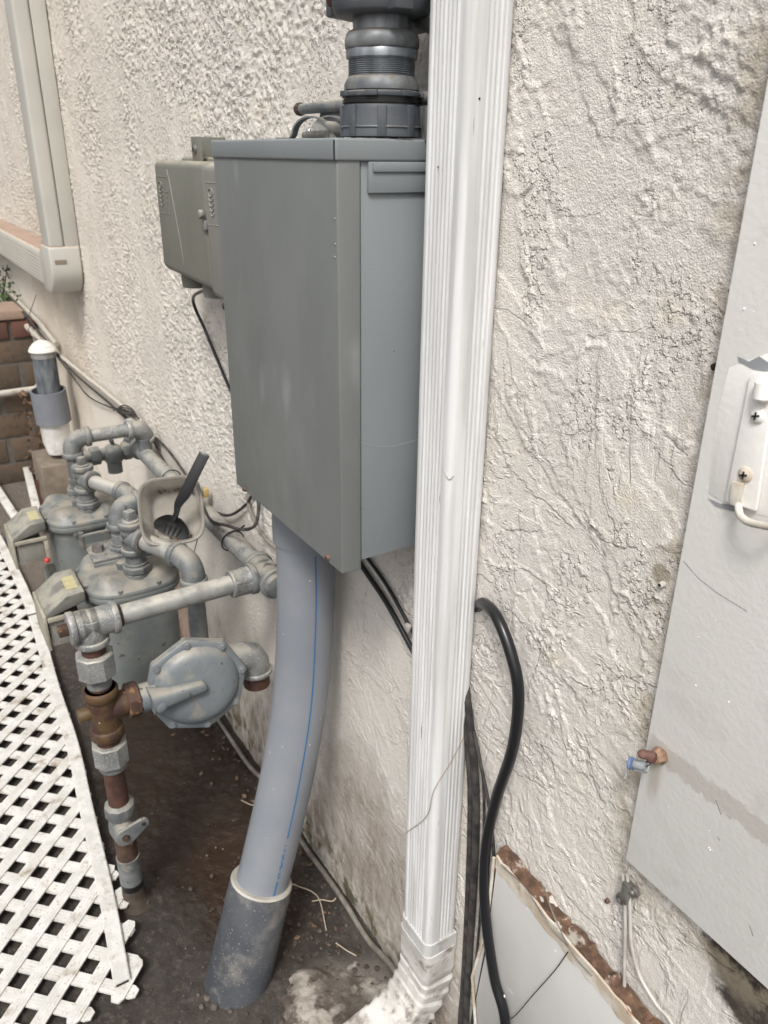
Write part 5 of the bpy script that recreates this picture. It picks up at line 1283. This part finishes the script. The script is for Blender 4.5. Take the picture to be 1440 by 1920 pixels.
# ------------------------------------------------------------------ ground debris
def debris():
    random.seed(21)
    # splashed cement below the downspout
    nx, ny = 90, 70
    xs = np.linspace(-1.02, -.70, nx); ys = np.linspace(-.30, -.02, ny); X, Y = np.meshgrid(xs, ys)
    c = (-.83, -.135); d = np.sqrt(((X-c[0])/.115)**2+((Y-c[1])/.10)**2)+(fbm(X*18, Y*18, 4, 4)-.5)*1.1
    Z = .009*ss(1.15-d, 0, .6)+.013*fbm(X*60, Y*60, 8, 4, .6)*ss(1.15-d, 0, .5)-.006
    tag(grid_obj('cement_splash', np.stack([X, Y, Z], -1), nx, ny, 'splash_cement'), 'pale lumpy splash of dried cement on the ground under the downspout elbow', 'cement splash')
    for k, (px, py, r) in enumerate(((388, 1872, .010), (402, 1888, .012), (378, 1888, .008), (412, 1878, .008), (432, 1896, .007), (372, 1865, .006), (600, 1745, .007), (560, 1890, .008), (650, 1735, .006))):
        p = W(px+ (150 if k < 5 else 0)*0, py, 2, .004); b = MB(); b.sphere(p, r*.7, 9, 6, (1, .85, .65))
        for i, v in enumerate(b.v): b.v[i] = tuple(np.array(v)+np.random.RandomState(k*99+i).uniform(-.0006, .0006, 3))
        o = b.build('pebble', 'pebble'); 
        tag(o, 'small dirty pebble on the ground between the conduit coupling and the downspout elbow', 'pebble', 'pebbles near the downspout')
    for nm, lab, pts in (('root', 'pale root strand lying on the soil right of the thick conduit', [(542, 1655), (560, 1662), (585, 1672), (600, 1690), (612, 1745)]),
                         ('root', 'short pale twig pointing at the wall base beside the conduit', [(585, 1690), (603, 1687), (622, 1690), (630, 1684)]),
                         ('root', 'loose pale rootlet in the mud near the downspout elbow', [(630, 1768), (650, 1782), (668, 1792)])):
        b = MB(); P = [V(W(x, y, 2, .008+.003*(i % 2))) for i, (x, y) in enumerate(pts)]; b.tube(spline(P, 5), .0013, 6); tag(b.build(nm, 'root_pale'), lab, 'root')
    p = [V(W(x, y, 2, .01)) for x, y in ((452, 1500), (468, 1508), (482, 1511))]; b = MB(); b.tube(spline(p, 4), .001, 5); tag(b.build('straw', 'root_pale'), 'short pale straw on the wet mud left of the thick conduit', 'straw')
    # grit scattered over the soil
    rs = np.random.RandomState(5); b = MB()
    for k in range(500):
        x = rs.uniform(-2.6, -.62); y = -abs(rs.normal(.16, .14)); r = rs.uniform(.0012, .0035)
        if y < -.75 or (-1.95 < x < -1.15 and y > -.4): continue
        b.sphere((x, y, .001), r, 5, 3, (1, .9, .7))
    tag(b.build('grit', 'pebble'), 'fine grit scattered over the dark muddy ground', 'grit', kind='stuff')
    b = MB()
    for k in range(240):
        if k < 170: x = rs.uniform(-1.25, -.72); y = -abs(rs.normal(.09, .09))-.012
        else: x = rs.uniform(-2.2, -.9); y = rs.uniform(-.05, -.015)
        if (x+.987)**2+(y+.25)**2 < .065**2: continue
        r = rs.uniform(.002, .0065); o = len(b.v); b.sphere((x, y, .003), r, 7, 5, (1, rs.uniform(.6, 1), .6))
        for i in range(o, len(b.v)): b.v[i] = tuple(np.array(b.v[i])+rs.uniform(-.16, .16, 3)*r)
    tag(b.build('soil_clods', 'mud'), 'small crumbling clods of soil along the foot of the wall', 'clods', kind='stuff')
    b = MB()
    for k in range(46):
        x = rs.uniform(-1.9, -.78); y = -abs(rs.normal(.05, .06))-.02; p = V((x, y, rs.uniform(.006, .012)))
        d = V((rs.normal(), rs.normal(), rs.normal()*.25)).normalized(); s_ = d.cross(V((rs.normal()*.3, rs.normal()*.3, 1))).normalized(); L = rs.uniform(.008, .02); w = L*.28; n = d.cross(s_)*L*.15
        b.add([p, p+d*L*.5+s_*w+n, p+d*L, p+d*L*.5-s_*w+n], [(0, 1, 2), (0, 2, 3)])
    tag(b.build('leaf_litter', 'dry_leaf', normals=False), 'scraps of dry leaf litter on the soil near the wall', 'leaf litter', kind='stuff')
    # flecks on the wet patch
    b = MB()
    for k in range(45):
        x = rs.uniform(-1.7, -1.05); y = rs.uniform(-.33, -.05); r = rs.uniform(.0008, .0022); b.sphere((x, y, -.001), r, 5, 3)
    tag(b.build('paint_flecks', 'splash_cement'), 'tiny pale flecks strewn over the wet mud below the regulator', 'flecks', kind='stuff')
debris()

# ------------------------------------------------------------------ light
SUN = V((.44, -.40, .80)).normalized()
w = bpy.data.worlds.new('World'); scene.world = w; w.use_nodes = True
nt = w.node_tree; bg = nt.nodes['Background']
sky = nt.nodes.new('ShaderNodeTexSky'); sky.sky_type = 'NISHITA'; sky.sun_disc = False
sky.sun_elevation = math.asin(SUN.z); sky.sun_rotation = math.atan2(SUN.x, SUN.y); sky.dust_density = 6.0; sky.air_density = 1.2; sky.ozone_density = 1.0
hs = nt.nodes.new('ShaderNodeHueSaturation'); hs.inputs['Saturation'].default_value = .22
nt.links.new(sky.outputs[0], hs.inputs['Color']); nt.links.new(hs.outputs[0], bg.inputs[0]); bg.inputs[1].default_value = .10
sd = bpy.data.lights.new('sun', 'SUN'); sd.energy = 1.5; sd.angle = R(12); sd.color = (1.0, .965, .91)
so = bpy.data.objects.new('sun', sd); COL.objects.link(so); so.rotation_euler = SUN.to_track_quat('Z', 'Y').to_euler(); so.location = (0, -2, 4)
vs = scene.view_settings; vs.view_transform = 'Standard'; vs.look = 'None'; vs.gamma = 1.0; vs.use_curve_mapping = False; vs.exposure = 0.68
